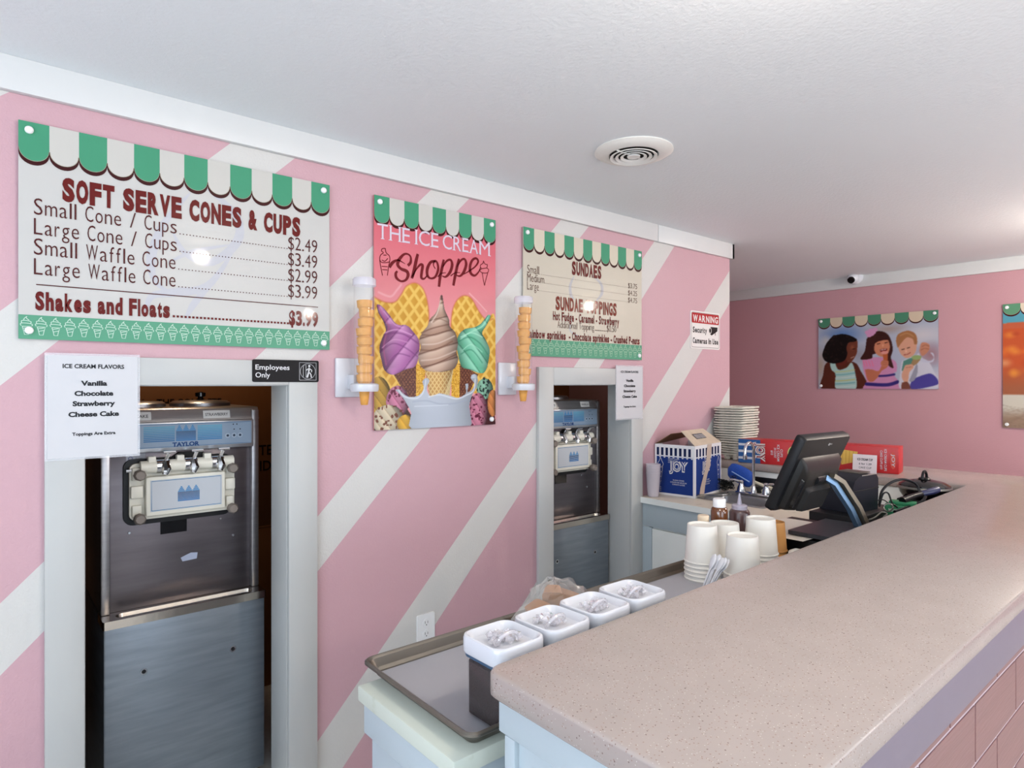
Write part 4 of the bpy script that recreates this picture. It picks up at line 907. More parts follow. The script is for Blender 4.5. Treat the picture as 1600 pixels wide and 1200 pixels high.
# ------------------------------------------------------------ ceiling vent and camera, lamps
vc = P(990, 236, Z=H)
cv = thing('ceiling_vent', 'round white ceiling air diffuser with concentric slots', 'vent', (vc.x, vc.y, H))
VW = mat('vent_white', (230, 228, 222), .4)
B().lathe([(.150, 0), (.152, -.004), (.138, -.012), (.104, -.020), (.096, -.018), (.096, 0)], 48, cap=False).build('outer_flange', VW, cv)
B().lathe([(.098, -.001), (.098, -.002)], 32).build('dark_throat', BLACKM, cv)
for r in (.082, .062, .042): B().lathe([(r, -.019), (r + .009, -.0235), (r + .009, -.0265), (r - .003, -.022)], 40, cap=False).build('slat_ring', VW, cv)
B().lathe([(.0, -.024), (.024, -.025), (.026, -.020)], 24, cap=False).build('centre_cap', VW, cv)
B().box(-.003, .003, -.098, .098, -.022, -.018).build('cross_bar', VW, cv)
cc = P(1334, 436, Y=YB - .06)
sc_ = thing('security_camera', 'small white turret security camera high on the back wall trim', 'camera', (cc.x, YB - .022, cc.z + .03))
R = Matrix.Rotation(PI / 2, 4, 'X')
B().lathe([(.062, 0), (.062, .012), (.052, .03), (.046, .045)], 28, (0, 0, -.01), R).build('mount_base', WPLAS, sc_)
B().lathe([(.0, -.046), (.022, -.04), (.040, -.022), (.046, 0), (.040, .022), (.022, .04), (0, .046)], 24, (0, -.055, -.025), cap=False).build('turret_ball', WPLAS, sc_)
D = Matrix.Translation((0, -.055, -.025)) @ Matrix.Rotation(math.radians(118), 4, 'X')
B().lathe([(.029, .036), (.027, .049), (.0, .052)], 20, M=D, cap=False).build('lens', BLACKG, sc_)
LAMPG = mat('lamp_glass', (255, 238, 214), .5, emit=6)
for i, (lx, ly, lb) in enumerate(((-.37, 1.015, 'round flush ceiling lamp above the near end of the bar'), (-.25, 4.53, 'round flush ceiling lamp near the back wall'), (2.15, 2.71, 'round flush ceiling lamp in the customer area'))):
    t = thing('ceiling_lamp', lb, 'lamp', (lx, ly, H), group='flush ceiling lamps')
    B().lathe([(.11, 0), (.11, -.02), (.09, -.025)], 28, cap=False).build('lamp_base', WHITE, t)
    B().lathe([(.088, -.02), (.082, -.05), (.0, -.06)], 28, cap=False).build('lamp_shade', LAMPG, t)

# ------------------------------------------------------------ sheet pans
def sheet_pan(label, x0, x1, y0, y1, z):
    t = thing('sheet_pan', label, 'baking pan', ((x0 + x1) / 2, (y0 + y1) / 2, z)); a, b = (x1 - x0) / 2, (y1 - y0) / 2
    f = lambda d, zz_, r: [(x, y, zz_) for x, y in rrect(-a + d, a - d, -b + d, b - d, r)]
    B().loops([f(.004, .020, .022), f(0, .024, .026), f(0, .028, .026), f(.004, .031, .022), f(.009, .028, .02), f(.022, .003, .014), f(.024, .0022, .012)], False, True).build('pan', PANM, t)
    B().loops([f(.011, .026, .02), f(.023, .0, .014)], False, True).build('pan_underside', PANM, t)
    B().box(-a + .03, a - .03, -b + .03, b - .03, .0024, .0034).build('liner', PARCH, t)
    return t
sheet_pan('long grey sheet pan at near end holding the topping canisters', -1.262, -.862, .630, 1.285, WT + .001)
sheet_pan('grey sheet pan under the paper cups and syrup bottles', -1.272, -.872, 1.325, 2.18, WT + .001)
PZ = WT + .0045

# ------------------------------------------------------------ topping canisters
GASK = mat('lid_gasket_blue', (56, 84, 112), .3)
TOPP = {0: (44, 22, 18), 1: (60, 38, 34), 2: (40, 26, 24), 3: (52, 30, 24)}
def canister(label, x, y, c, rot):
    t = thing('topping_canister', label, 'canister', (x, y, PZ), (0, 0, rot), 'square topping canisters in a row beside the bar')
    hw = .052; f = lambda h, r, z: [(px, py, z) for px, py in rrect(-h, h, -h, h, r)]
    B().loops([f(.045, .012, 0), f(hw - .001, .014, .004), f(hw, .014, .118)], True, False).build('clear_body', CLEAR, t)
    sp = mat('sprinkles_%d' % (c % 4), TOPP[c % 4], .7, noise=.5, nscale=260, bump=.9, bscale=300)
    q = B().loops([f(.044, .011, .003), f(hw - .003, .012, .006), f(hw - .0025, .012, .102), f(.03, .01, .106)], True, True).build('sprinkles_filling', sp, t); q['kind'] = 'stuff'
    B().loops([f(hw + .003, .016, .112), f(hw + .004, .017, .116), f(hw + .004, .017, .122), f(hw, .016, .124)]).build('gasket', GASK, t)
    h = .061
    B().loops([f(h - .002, .024, .120), f(h, .026, .124), f(h, .026, .146), f(h - .0015, .025, .151), f(h - .005, .023, .1525), f(h - .009, .021, .150), f(h - .014, .018, .139), f(h - .022, .014, .136)], False, True).build('lid', WPLAS, t)
    # clear folding handle and crumpled clear facets in the well of the lid
    g = B(); rg = random.Random(c)
    for _ in range(24):
        cx, cy = rg.uniform(-.026, .018), rg.uniform(-.026, .026); r = rg.uniform(.004, .011)
        M = Matrix.Translation((cx, cy, .141 + rg.uniform(0, .008))) @ Matrix.Rotation(rg.uniform(0, 3), 4, (rg.random(), rg.random(), rg.random() + .1))
        g.lathe([(0, -r), (r, 0), (0, r)], 5, M=M, cap=False)
    g.build('clear_knob', mat_clear('clear_facets', (230, 226, 232), .30, .05, 3.0), t)
    B().tube([(.006 + .0, -.024, .138)] + [(.010 + .01 * math.sin(a), -.024 * math.cos(a), .142 + .020 * math.sin(a)) for a in np.linspace(.3, PI - .3, 7)] + [(.006, .024, .142)], .0036, 8).build('clear_handle', mat_clear('clear_facets'), t)
    return t
for i, (x, y, lb) in enumerate(((-.922, .752, 'nearest white lidded topping canister with dark sprinkles, at bar corner'), (-.926, .882, 'second white lidded topping canister from the bar corner'), (-.930, 1.012, 'third white lidded topping canister from the bar corner'), (-.935, 1.143, 'farthest white lidded topping canister, near the paper cups'))):
    canister(lb, x, y, i, random.uniform(-.04, .04))
# plastic bag with brown cones
bg = thing('plastic_bag', 'crumpled clear plastic bag with brown wafers behind canisters', 'bag', (-1.178, 1.13, PZ))
b_ = B(); rg = random.Random(11)
def blob(b_, rx, ry, rz, cz, amp, rg, nu=18, nv=9):
    rings = []
    for j in range(nv):
        v = j / (nv - 1) * PI / 2; rings.append([((rx * math.cos(v) + .002) * math.cos(2 * PI * i / nu) * (1 + rg.uniform(-amp, amp)), (ry * math.cos(v) + .002) * math.sin(2 * PI * i / nu) * (1 + rg.uniform(-amp, amp)), cz + rz * math.sin(v) * (1 + rg.uniform(-amp, amp) * .5)) for i in range(nu)])
    b_.loops(rings)
blob(b_, .050, .125, .118, .0, .20, rg); b_.build('clear_film', CLEARW, bg, ang=10)
for i, (x, y, z, a) in enumerate(((.0, -.055, .045, .3), (.0, .045, .055, 1.2), (-.005, .0, .075, 2.0), (.0, .085, .03, .7))):
    B().loops([[(px, py, -.02) for px, py in rrect(-.02, .02, -.02, .02, .008)], [(px, py, .02) for px, py in rrect(-.026, .026, -.026, .026, .01)]]).build('wafer', mat('brown_wafer', (176, 120, 70), .6, noise=.2, nscale=50), bg).matrix_local = Matrix.Translation((x, y, z)) @ Matrix.Rotation(a, 4, (1, .4, .3))

# ------------------------------------------------------------ paper cups (upside down, nested stacks)
def make_cup(name, label, loc, rr, br, h, m, grp):
    o = B().lathe([(rr + .0022, .0), (rr + .003, .002), (rr + .002, .0045), (rr, .005), (br, h - .003), (br - .0005, h), (br - .004, h), (br - .005, h - .006), (0, h - .007)], 36, cap=False).build(name, m)
    o.location = loc; return tag(o, label, 'cup', grp)
KR = mat('kraft_cup', (196, 140, 78), .6)
CC = {}
def cup_stack(x, y, n, where, key='w', rr=.054, br=.046, h=.118, gap=.0135, z=PZ):
    grp = 'upside down cups in the stack ' + where
    col = 'kraft brown' if key == 'k' else 'white'
    for i in range(n):
        col_ = 'kraft' if key == 'k' else 'white'
        lb = '%s upturned %s paper cup of the stack %s' % ('topmost' if i == n - 1 else ORD[i] + ' from bottom', col_, where)
        dx = x + random.uniform(-.0008, .0008); loc = (dx, y, z + i * gap)
        if key not in CC: CC[key] = make_cup('paper_cup', lb, loc, rr, br, h, KR if key == 'k' else WPAPER, grp)
        else:
            o = CC[key].copy(); COL.objects.link(o); o.location = loc; o['label'] = lb; o['group'] = grp
cup_stack(-1.165, 1.774, 5, 'beside the plastic spoons')
cup_stack(-1.035, 1.792, 4, 'nearest the bar edge')
cup_stack(-1.165, 1.905, 4, 'before the syrup bottles')
cup_stack(-1.095, 2.010, 5, 'tallest, at right')
cup_stack(-1.110, 2.130, 4, 'behind the white ones', 'k', .041, .034, .10)
cl = B().lathe([(.045, 0), (.046, .004), (.036, .018), (.015, .022), (0, .022)], 28, cap=False).build('paper_disc', WPAPER); cl.location = (-1.0, 2.135, PZ + .06); cl.rotation_euler = (0, .5, 0)
tag(cl, 'white round cup lid lying against the kraft cups', 'lid'); cl.location = (-1.02, 2.14, PZ + .024)
# plastic spoons bundle
sp0 = None
for i in range(9):
    lb = 'white plastic spoon in the bundle leaning on the cups'
    if sp0 is None:
        b_ = B(); b_.tube([(0, 0, 0), (0, 0, .075)], [.0022, .003], 6)
        b_.loops([[(.003 * math.cos(a) * k, .0012 * math.sin(a) * k, z) for a in np.linspace(0, 2 * PI, 10, endpoint=False)] for k, z in ((1, .073), (3, .086), (3.6, .10), (2.6, .112), (.6, .118))])
        sp0 = b_.build('plastic_spoon', WPLAS); o = sp0; tag(o, lb, 'spoon', 'bundle of white plastic spoons by the cups')
    else: o = sp0.copy(); COL.objects.link(o)
    o.location = (-1.075 + (i % 3) * .008 - .006, 1.640 + (i // 3) * .007, PZ + .002 + (i % 2) * .002)
    o.rotation_euler = (-.55 + random.uniform(-.07, .07), .10 + random.uniform(-.10, .10), random.uniform(-.3, .3))

# ------------------------------------------------------------ syrup bottles
def bottle(name, label, x, y, prof, m, capprof, cm, extra=None):
    t = thing(name, label, 'bottle', (x, y, PZ)); B().lathe(prof, 24, cap=False).build('body', m, t); B().lathe(capprof, 20, cap=False).build('cap', cm, t)
    if extra: B().lathe(extra, 12, cap=False).build('nozzle', cm, t)
    return t
bottle('syrup_bottle', 'brown syrup bottle with white screw cap beyond the cups', -1.238, 1.990, [(0, .001), (.026, .001), (.029, .006), (.029, .175), (.026, .186), (.018, .192)], mat('brown_syrup', (104, 58, 26), .15, coat=.6), [(.0215, .190), (.022, .196), (.022, .216), (.020, .219), (0, .219)], SCREW)
bottle('squeeze_bottle', 'dark squeeze bottle with grey cap and pointed nozzle', -1.222, 2.095, [(0, .001), (.034, .001), (.036, .008), (.036, .160), (.032, .168), (.026, .172)], mat('dark_fudge', (84, 62, 62), .2, coat=.4), [(.027, .168), (.027, .184), (.024, .187), (.010, .188)], mat('cap_grey', (176, 170, 184), .3), [(.010, .186), (.007, .200), (.0025, .228), (0, .228)])
bottle('caramel_bottle', 'small caramel bottle with cream cap left of the syrup', -1.240, 1.895, [(0, .001), (.019, .001), (.021, .006), (.021, .150), (.014, .158)], mat('caramel', (186, 140, 70), .25, coat=.3), [(.019, .152), (.0195, .158), (.0195, .170), (.017, .173), (0, .173)], mat('cap_cream', (226, 206, 178), .4))

# ------------------------------------------------------------ nested translucent cups and joy case on the sink counter
fc0 = None
for i in range(4):
    lb = ('topmost' if i == 3 else ('lowest' if i == 0 else ORD[i] + ' from bottom')) + ' translucent plastic tumbler nested left of the blue case'
    if fc0 is None:
        fc0 = B().lathe([(0, .001), (.030, .001), (.040, .13), (.0415, .132), (.0385, .132), (.029, .004), (0, .004)], 28, cap=False).build('plastic_tumbler', FROST); o = fc0; tag(o, lb, 'cup', 'nested translucent tumblers beside the blue case')
    else: o = fc0.copy(); COL.objects.link(o); o['label'] = lb
    o.location = (-2.196, 2.868, WT + .001 + i * .016)
BLU, BW = (32, 58, 130), (216, 216, 222)
def logo(k, txt, cx, cy, wd, cap, fg=(232, 228, 226), bg=BLU, lay=3, slant=0):
    # white outlined wordmark
    k.text(txt, (cx - wd / 2, cy - slant), (cx + wd / 2, cy + slant), cap, fg, lay, .10); k.text(txt, (cx - wd / 2 + .003, cy + .003 - slant), (cx + wd / 2 - .003, cy + .003 + slant), cap * .94, bg, lay + 1, .045); k.text(txt, (cx - wd / 2 + .004, cy + .004 - slant), (cx + wd / 2 - .004, cy + .004 + slant), cap * .90, fg, lay + 2, -.012)
jb = thing('cone_case', 'open blue and white cone case beside the sink', 'box', (-2.005, 2.985, WT + .001), (0, 0, math.radians(8)))
# local: near bottom corner at origin; width along -x .245, depth along +y .33, height .285
JW, JD, JH = .245, .335, .285; CW = mat('case_card_white', (224, 222, 224), .5)
b_ = B(); th = .004
b_.box(-JW, 0, 0, th, 0, JH).box(-JW, 0, JD - th, JD, 0, JH).box(-JW, -JW + th, th, JD - th, 0, JH).box(-th, 0, th, JD - th, 0, JH).box(-JW + th, -th, th, JD - th, 0, th)
b_.build('carton', CW, jb, smooth=False)
def case_face(w_, side):
    k = Ink(.0006); k.rect(.012, w_ - .012, .012, JH - .068, BLU, 0)
    n = 8
    for i in range(n):
        a = .012 + (w_ - .024) * i / n; s = (w_ - .024) / n
        k.rect(a, a + s * .55, JH - .062, JH - .018, (26, 36, 78), 0); c = a + s * .78
        k.poly([(c - s * .24, JH - .064)] + [(c - s * .24 * math.cos(t), JH - .068 - .008 * math.sin(t)) for t in np.linspace(0, PI, 8)] + [(c + s * .24, JH - .064)], BW, 1)
    cx = w_ * .60 if side == 0 else w_ * .42
    logo(k, 'JOY', cx, JH * .50, .115, .052, slant=.0)
    k.text('SUGAR CONES', (cx - .034, .085), (cx + .034, .085), .007, BW, 2, .01); k.text('CONOS DE AZUCAR', (cx - .05, .073), (cx + .05, .073), .007, BW, 2, .01); k.text('CORNETS SUCRES', (cx - .038, .061), (cx + .038, .061), .007, BW, 2, .01)
    for j in range(3): k.text(('SUGAR CONES', 'CONOS AZUCAR', 'CORNETS')[j], (w_ * .34, JH - .082 - j * .010), (w_ * (.62 - .04 * j), JH - .082 - j * .010), .006, BW, 2, .01)
    x = .036 if side == 0 else w_ - .040
    k.line([(x - .014, .16), (x, .05), (x + .014, .16), (x - .014, .16)], .003, BW, 2, False)
    for j in range(4): k.line([(x - .013 + j * .003, .15 - j * .025), (x + .013 - j * .002, .16 - j * .028)], .0015, BW, 2, False); k.line([(x + .013 - j * .003, .15 - j * .025), (x - .013 + j * .002, .16 - j * .028)], .0015, BW, 2, False)
    k.line([(x - .014, .162), (x - .017, .175), (x - .008, .19), (x, .208), (x + .009, .19), (x + .017, .175), (x + .014, .162)], .003, BW, 2)
    for j in range(3): k.text('24 / 200', (.018 if side == 0 else w_ - .05, .02 + j * .010), (.040 if side == 0 else w_ - .022, .02 + j * .010), .006, BW, 2)
    return k
o = case_face(JW, 0).build('front_printing', jb, mat_print('print_matte', .8, 0)); o.rotation_euler = (PI / 2, 0, 0); o.location = (-JW, 0, 0)
k = case_face(JD, 1)
k.poly([(.150, JH), (.205, JH), (.200, .235), (.185, .20), (.19, .165), (.150, .12), (.12, .06), (.105, 0), (.045, 0), (.06, .05), (.09, .10), (.12, .15), (.135, .20), (.14, .25)], (206, 186, 172), 7)
o = k.build('side_printing', jb, mat_print('print_matte', .8, 0)); o.rotation_euler = (PI / 2, 0, PI / 2); o.location = (0, 0, 0)
def flap(name, pts3, m, parent): 
    b = B(); vs = [Vector(p) for p in pts3]; n = (vs[1] - vs[0]).cross(vs[2] - vs[0]).normalized() * .003
    b.loops([[tuple(v) for v in vs], [tuple(v + n) for v in vs]]); return b.build(name, m, parent, smooth=False)
FL = mat('flap_card', (206, 188, 166), .7, noise=.1)
flap('lid_flap', [(-.003, .0, JH), (-.003, JD, JH), (-.10, JD - .03, JH + .075), (-.10, .03, JH + .075)], FL, jb)
flap('lid_flap', [(-JW, .0, JH), (-JW, JD, JH), (-.155, JD - .02, JH + .060), (-.155, .02, JH + .060)], mat('flap_brown', (120, 84, 58), .8), jb)
k = Ink(0); k.rect(0, .12, 0, .040, (70, 70, 84), 0); k.rect(.004, .058, .004, .034, (184, 178, 176), 1); k.rect(.062, .116, .004, .034, (176, 172, 172), 1)
for i in range(6): k.rect(.008, .054, .008 + i * .004, .0092 + i * .004, (90, 90, 100), 2); k.rect(.066, .112, .008 + i * .004, .0092 + i * .004, (90, 90, 100), 2)
o = k.build('flap_label', jb, mat_print('print_matte', .8, 0))
ex = Vector((0, 1, 0)); ey = Vector((-.097, 0, .075)).normalized(); ez = ex.cross(ey)
o.matrix_local = Matrix.Translation(Vector((-.003, .10, JH)) + ey * .045 + ez * .006) @ Matrix((ex, ey, ez)).transposed().to_4x4()
if ez.z < 0: o.matrix_local = Matrix.Translation(Vector((-.003, .10, JH)) + ey * .045 - ez * .006) @ Matrix((ex, ey, ez)).transposed().to_4x4()
B().box(-JW + .01, -.01, .02, JD - .02, .2, .235, .01).build('inner_liner', mat('liner_bag', (206, 180, 170), .5), jb)

# ------------------------------------------------------------ stack of pulp trays
PULP = mat('moulded_pulp', (220, 215, 200), .9, noise=.18, nscale=40, bump=.6, bscale=120)
def pulp(s):
    b = B(); h = .102 * s; rg = random.Random(int(s * 1000)); rings = []
    for d, z in ((0, .012), (0, .018), (.008, .019), (.018, .006), (.03, .0), (.05, -.016)):
        pts = rrect(-h + d, h - d, -h + d, h - d, .02, n=4); rings.append([(x, y, z + .0022 * math.sin(9 * math.atan2(y, x) + rg.random())) for x, y in pts])
    b.loops(rings, False, True); b.loops([[(x, y, .010) for x, y, _ in rings[0]], [(x * 1.0, y * 1.0, z) for x, y, z in rings[0]]], False, False)
    for sx in (-1, 1):
        for sy in (-1, 1): b.lathe([(.034 * s, .004), (.028 * s, -.02), (.016 * s, -.024), (0, -.024)], 12, (sx * .048 * s, sy * .048 * s, 0), cap=False)
    return b
T0 = {}
NT = 20; zb = BT + .024
for i in range(NT):
    s = .62 + .38 * min(1, (i / 9.0)) ** .8 if i < 9 else 1.0
    s = round(s, 2)
    lb = 'topmost grey pulp drink carrier of the stack on the ledge' if i == NT - 1 else ('lowest grey pulp drink carrier of the stack on the ledge' if i == 0 else ('%s grey pulp drink carrier from the bottom of the ledge stack' % ORD[i]))
    if s not in T0: T0[s] = pulp(s).build('pulp_carrier', PULP); o = T0[s]
    else: o = T0[s].copy(); COL.objects.link(o)
    o.location = (-2.142 + .0006 * i + random.uniform(-.004, .004), 3.622 + random.uniform(-.004, .004), zb + i * .0152); o.rotation_euler = (random.uniform(-.012, .012), random.uniform(-.012, .012) - .012, random.uniform(-.05, .05))
    tag(o, lb, 'drink carrier', 'stack of pulp drink carriers')

# ------------------------------------------------------------ red cone-cup boxes on the ledge
RED, RBL = (186, 30, 34), (52, 96, 156)
PM = mat_print('print_matte', .8, 0)
def merge(k, q, cx, cy, turn=True):
    base = len(k.v)
    k.v += [((cx + y, cy - x, z + k.z) if turn else (cx + x, cy + y, z + k.z)) for x, y, z in q.v]
    k.f += [tuple(i + base for i in f) for f in q.f]; k.c += q.c
def vtext(k, txt, cx, cy, ln, cap, col, lay=3, bold=.015):
    q = Ink(0); q.text(txt, (-ln / 2, 0), (ln / 2, 0), cap, col, lay, bold); merge(k, q, cx, cy)
def red_box(label, near, far, kind):
    v = Vector((far[0] - near[0], far[1] - near[1])); L_ = v.length; a = math.atan2(v.y, v.x)
    t = thing('cup_box', label, 'box', (near[0], near[1], BT + .0005), (0, 0, a), 'red ice cream cup boxes on the ledge')
    D_, hh = .14, .140; B().box(0, L_, 0, D_, 0, hh, .002).build('carton', mat('box_red', RED, .4), t)
    k = Ink(.0008)
    if kind == 0:
        k.rect(0, .13, 0, hh, RBL, 0)
        for i in range(3): k.rect(0, .10, .022 + i * .040, .036 + i * .040, BW, 1)
        q = Ink(.0); logo(q, 'JOY', 0, 0, .115, .050, (236, 232, 226), (150, 50, 60), 4); merge(k, q, .108, hh / 2)
        for j, (txt, w_) in enumerate((('#10', .026), ('24 COUNT', .06), ('ICE CREAM', .095), ('CUPS', .046))): vtext(k, txt, .190 + j * .018, hh / 2, w_, .013, BW)
        k.ell(.325, .075, .042, .044, (216, 206, 130), 1, 26); k.ell(.325, .078, .036, .036, (88, 170, 104), 2, 26)
        for i in range(8): k.ell(.305 + .008 * (i % 5), .06 + .012 * (i % 4), .004, .004, (60, 130, 80), 3, 8)
    else:
        k.ell(.12, .085, .045, .040, (96, 50, 30), 1, 26); k.ell(.105, .10, .03, .028, (140, 80, 46), 2, 24); k.poly([(.13, .115), (.22, .105), (.21, .05), (.14, .03)], (232, 190, 96), 2)
        for i in range(4): k.line([(.145 + i * .018, .108), (.145 + i * .016, .04)], .002, (190, 140, 60), 3, False)
        vtext(k, 'CAKE CUPS #10', L_ - .085, hh / 2, .10, .011, BW); vtext(k, 'ICE CREAM CUPS', L_ - .066, hh / 2, .115, .011, BW)
        k.ell(L_ - .026, hh / 2, .014, .045, (220, 96, 84), 1, 20); vtext(k, 'JOY', L_ - .032, hh / 2, .07, .014, BW)
    o = k.build('front_printing', t, PM); o.rotation_euler = (PI / 2, 0, 0); o.location = (0, -.0003, 0)
    return t
A0 = P(1153.5, 722, Z=BT) + Vector((0, .002, 0)); A1 = P(1404.5, 741.5, Z=BT); dv = A1 - A0
red_box('red cone cup box with blue striped end behind the faucet', A0, A0 + dv * .492, 0)
red_box('red cone cup box with cone picture, right of the monitor', A0 + dv * .508, A1, 1)
pc = P(1345, 742, Z=BT); pd = P(1378.5, 741, Z=BT)
t = thing('price_card', 'white price card leaning on the right red box', 'card', (-1.425, 3.570, BT + .001), (-.12, 0, .12))
B().box(0, .115, 0, .001, 0, .098).build('card', mat('card_white', (226, 214, 216), .5), t)
k = Ink(.0004); k.text('ICE CREAM CUP', (.022, .066), (.095, .066), .012, (60, 56, 66), 0, .03); k.text('6 for 1.29', (.03, .044), (.09, .044), .010, (90, 84, 92), 0, .02); k.text('CAKE CUP', (.03, .024), (.09, .024), .010, (90, 84, 92), 0, .01)
o = k.build('printed_text', t, PM); o.rotation_euler = (PI / 2, 0, 0); o['kind'] = 'stuff'

# ------------------------------------------------------------ backsplash outlet plate, brush, scrubber, tongs
p0 = P(1178, 744, Y=3.533); p1 = P(1217, 772, Y=3.533)
t = thing('wall_box', 'black recessed plate with grey sponge behind the faucet', 'outlet', (p0.x, 3.533, p1.z))
B().box(0, p1.x - p0.x, -.006, 0, 0, p0.z - p1.z, .004).build('plate', BLACK, t); B().box(.02, .12, -.03, -.006, .03, .055, .006).build('sponge', mat('sponge_grey', (110, 106, 96), .8, bump=.6, bscale=200), t)
a_ = P(1140, 733, Y=3.40); b_p = P(1176, 752, Y=3.38); c_p = P(1219, 769, Y=3.36)
t = thing('scrub_brush', 'blue bristle brush with white handle lying behind the faucet', 'brush', tuple(b_p))
R_ = lambda p: Vector(p) - b_p
b_ = B(); d = (b_p - a_); up = Vector((0, 0, 1)); n_ = 10; ln = d.length; ax = d.normalized(); sd = ax.cross(up).normalized(); uu = sd.cross(ax)
rings = []
for i in range(n_ + 1):
    t_ = i / n_ * 1.12 - .06; r = .052 * math.sqrt(max(.02, 1 - (2 * i / n_ - 1) ** 4)); c = R_(a_ + d * t_)
    rings.append([tuple(c + (uu * math.sin(q) + sd * .6 * math.cos(q)) * r * (1 + .03 * math.sin(5 * q + i))) for q in np.linspace(0, 2 * PI, 22, endpoint=False)])
b_.loops(rings); b_.build('bristles', mat('brush_blue', (24, 84, 190), .6, noise=.4, nscale=200, bump=1.0, bscale=260), t)
B().tube([tuple(R_(a_ + d * .25 + Vector((0, -.036, .006)))), tuple(R_(b_p + Vector((0, -.036, .0))))], .0035, 6).build('bristle_spine', mat('brush_spine', (150, 180, 226), .4), t)
B().tube([tuple(R_(b_p)), tuple(R_(b_p * .6 + c_p * .4)), tuple(R_(b_p * .3 + c_p * .7)), tuple(R_(c_p))], [.009, .008, .010, .007], 10).build('handle', mat('handle_cream', (222, 214, 190), .4), t)
t = thing('dish_brush', 'second cream brush handle crossing under the blue brush handle', 'brush', (0, 0, 0)); e0 = P(1186, 765, Y=3.41); e1 = P(1221, 779, Y=3.37); t.location = e0
B().tube([(0, 0, 0), tuple((e1 - e0) * .5 + Vector((0, 0, .004))), tuple(e1 - e0)], [.007, .010, .006], 10).build('handle', MATS['handle_cream'], t)
B().lathe([(0, -.02), (.022, -.014), (.026, .0), (.022, .012), (0, .018)], 14, cap=False).build('brush_head', BLACKM, t)
sc0 = P(1137, 757, Y=3.31); b_ = B(); rg = random.Random(5)
for i in range(46):
    c = Vector((rg.gauss(0, .022), rg.gauss(0, .016), rg.gauss(0, .014))); pts = [tuple(c + Vector((.014 * math.cos(q) * rg.uniform(.7, 1.3), .014 * math.sin(q), rg.uniform(-.005, .005)))) for q in np.linspace(0, 2 * PI, 8)]
    b_.tube(pts, .0022, 5)
o = b_.build('wire_scrubber', mat('dark_wire', (42, 44, 42), .4, .7)); o.location = (sc0.x, sc0.y, max(sc0.z, WT + .045)); tag(o, 'black coiled wire scrubber between the blue case and faucet', 'scrubber')
g0 = P(1100, 771, Z=WT + .012)
t = thing('metal_tongs', 'flat metal tongs lying left of the sink, tips toward the wall', 'tongs', (-1.995, 3.0, WT + .007), (0, 0, 1.15))
B().box(0, .20, -.008, .006, 0, .004, .001).build('lower_arm', GREYP, t); B().box(0, .20, -.006, .012, .010, .014, .001).build('upper_arm', GREYP, t); B().lathe([(.010, 0), (.010, .015)], 12, (.2, .002, 0)).build('hinge', GREYP, t)

# ------------------------------------------------------------ point of sale: stand box, monitor, base, printer
t = thing('paper_sheet', 'white menu sheet with maroon corner lying left of the register', 'paper', (-1.115, 2.27, WT + .085), (.0, -.02, -.05))
B().box(-.15, .10, -.11, .22, 0, .002).build('page', mat('page_cream', (224, 214, 202), .5), t)
k = Ink(.0024); k.poly([(-.15, -.105), (-.02, -.11), (-.15, .06)], (96, 30, 32), 0); k.build('printed_corner', t, PM)
t = thing('cash_drawer', 'black cash drawer under the monitor stand and menu sheet', 'cash drawer', (-1.07, 2.36, WT + .001))
B().box(-.19, .175, -.15, .20, 0, .080, .004).build('housing', BLACK, t); B().box(-.193, -.188, -.13, .18, .012, .068, .002).build('drawer_front', BLACKG, t)
pos = thing('pos_terminal', 'black point of sale monitor tilted back on a silver arm', 'monitor', (-1.0, 2.38, WT + .091))
WM = lambda *a: Vector(a) - Vector((-1.0, 2.38, WT + .091))
B().prism([(-.10, -.17), (.10, -.17), (.115, .0), (.10, .13), (-.10, .13)], 0, .014).build('base_plate', mat('base_slate', (58, 62, 70), .3, .5), pos)
k = Ink(.0148); k.ell(.045, -.06, .008, .007, (170, 172, 178), 0); k.text('POS', (.045, -.03), (.075, -.03), .010, (170, 172, 178), 0, .01)
k.build('base_logo', pos)
# monitor: local frame u along +Y, v up along the tilted plane, n toward the bar
hi0, hi1 = Vector((-.98, 2.09, 1.54 - .182)), Vector((-.98, 2.452, 1.54 - .186)); lo0 = Vector((-1.097, 2.09, 1.54 - .443))
U = (hi1 - hi0).normalized(); V = (hi0 - lo0).normalized(); Nn = U.cross(V).normalized()
Mm = Matrix.Translation(WM(*lo0)) @ Matrix((U, V, Nn)).transposed().to_4x4()
sg = 1 if Nn.x > 0 else -1
Wm, Hm = (hi1 - hi0).length, (hi0 - lo0).length
mo = B(); f = lambda d, z, r: [tuple(Mm @ Vector((x, y, z * sg))) for x, y in rrect(d, Wm - d, d, Hm - d, r)]
mo.loops([f(.002, -.034, .01), f(0, -.030, .012), f(0, -.010, .012), f(.006, 0, .012)]); mn = mo.build('monitor_shell', BLACK, pos)
sc2 = B(); sc2.loops([f(.014, -.0345, .006), f(.016, -.0352, .005)]); sc2.build('screen_glass', BLACKG, mn)
bk = B(); g = lambda x0, x1, y0, y1, z, r: [tuple(Mm @ Vector((x, y, z * sg))) for x, y in rrect(x0, x1, y0, y1, r)]
bk.loops([g(.03, Wm - .03, .01, Hm - .075, 0, .012), g(.035, Wm - .035, .015, Hm - .085, .018, .014), g(.06, Wm - .06, .02, Hm - .12, .034, .02)]); bk.build('rear_housing', mat('housing_black', (28, 27, 26), .4, spec=.3), mn)
bk = B(); bk.loops([g(.09, Wm - .09, .015, .11, .034, .01), g(.10, Wm - .10, .02, .10, .048, .01)]); bk.build('hinge_block', BLACKM, mn)
bk = B(); bk.loops([g(.045, .060, .03, Hm - .14, .019, .005), g(.047, .058, .034, Hm - .145, .036, .004)]); bk.build('port_cover', BLACKG, mn)
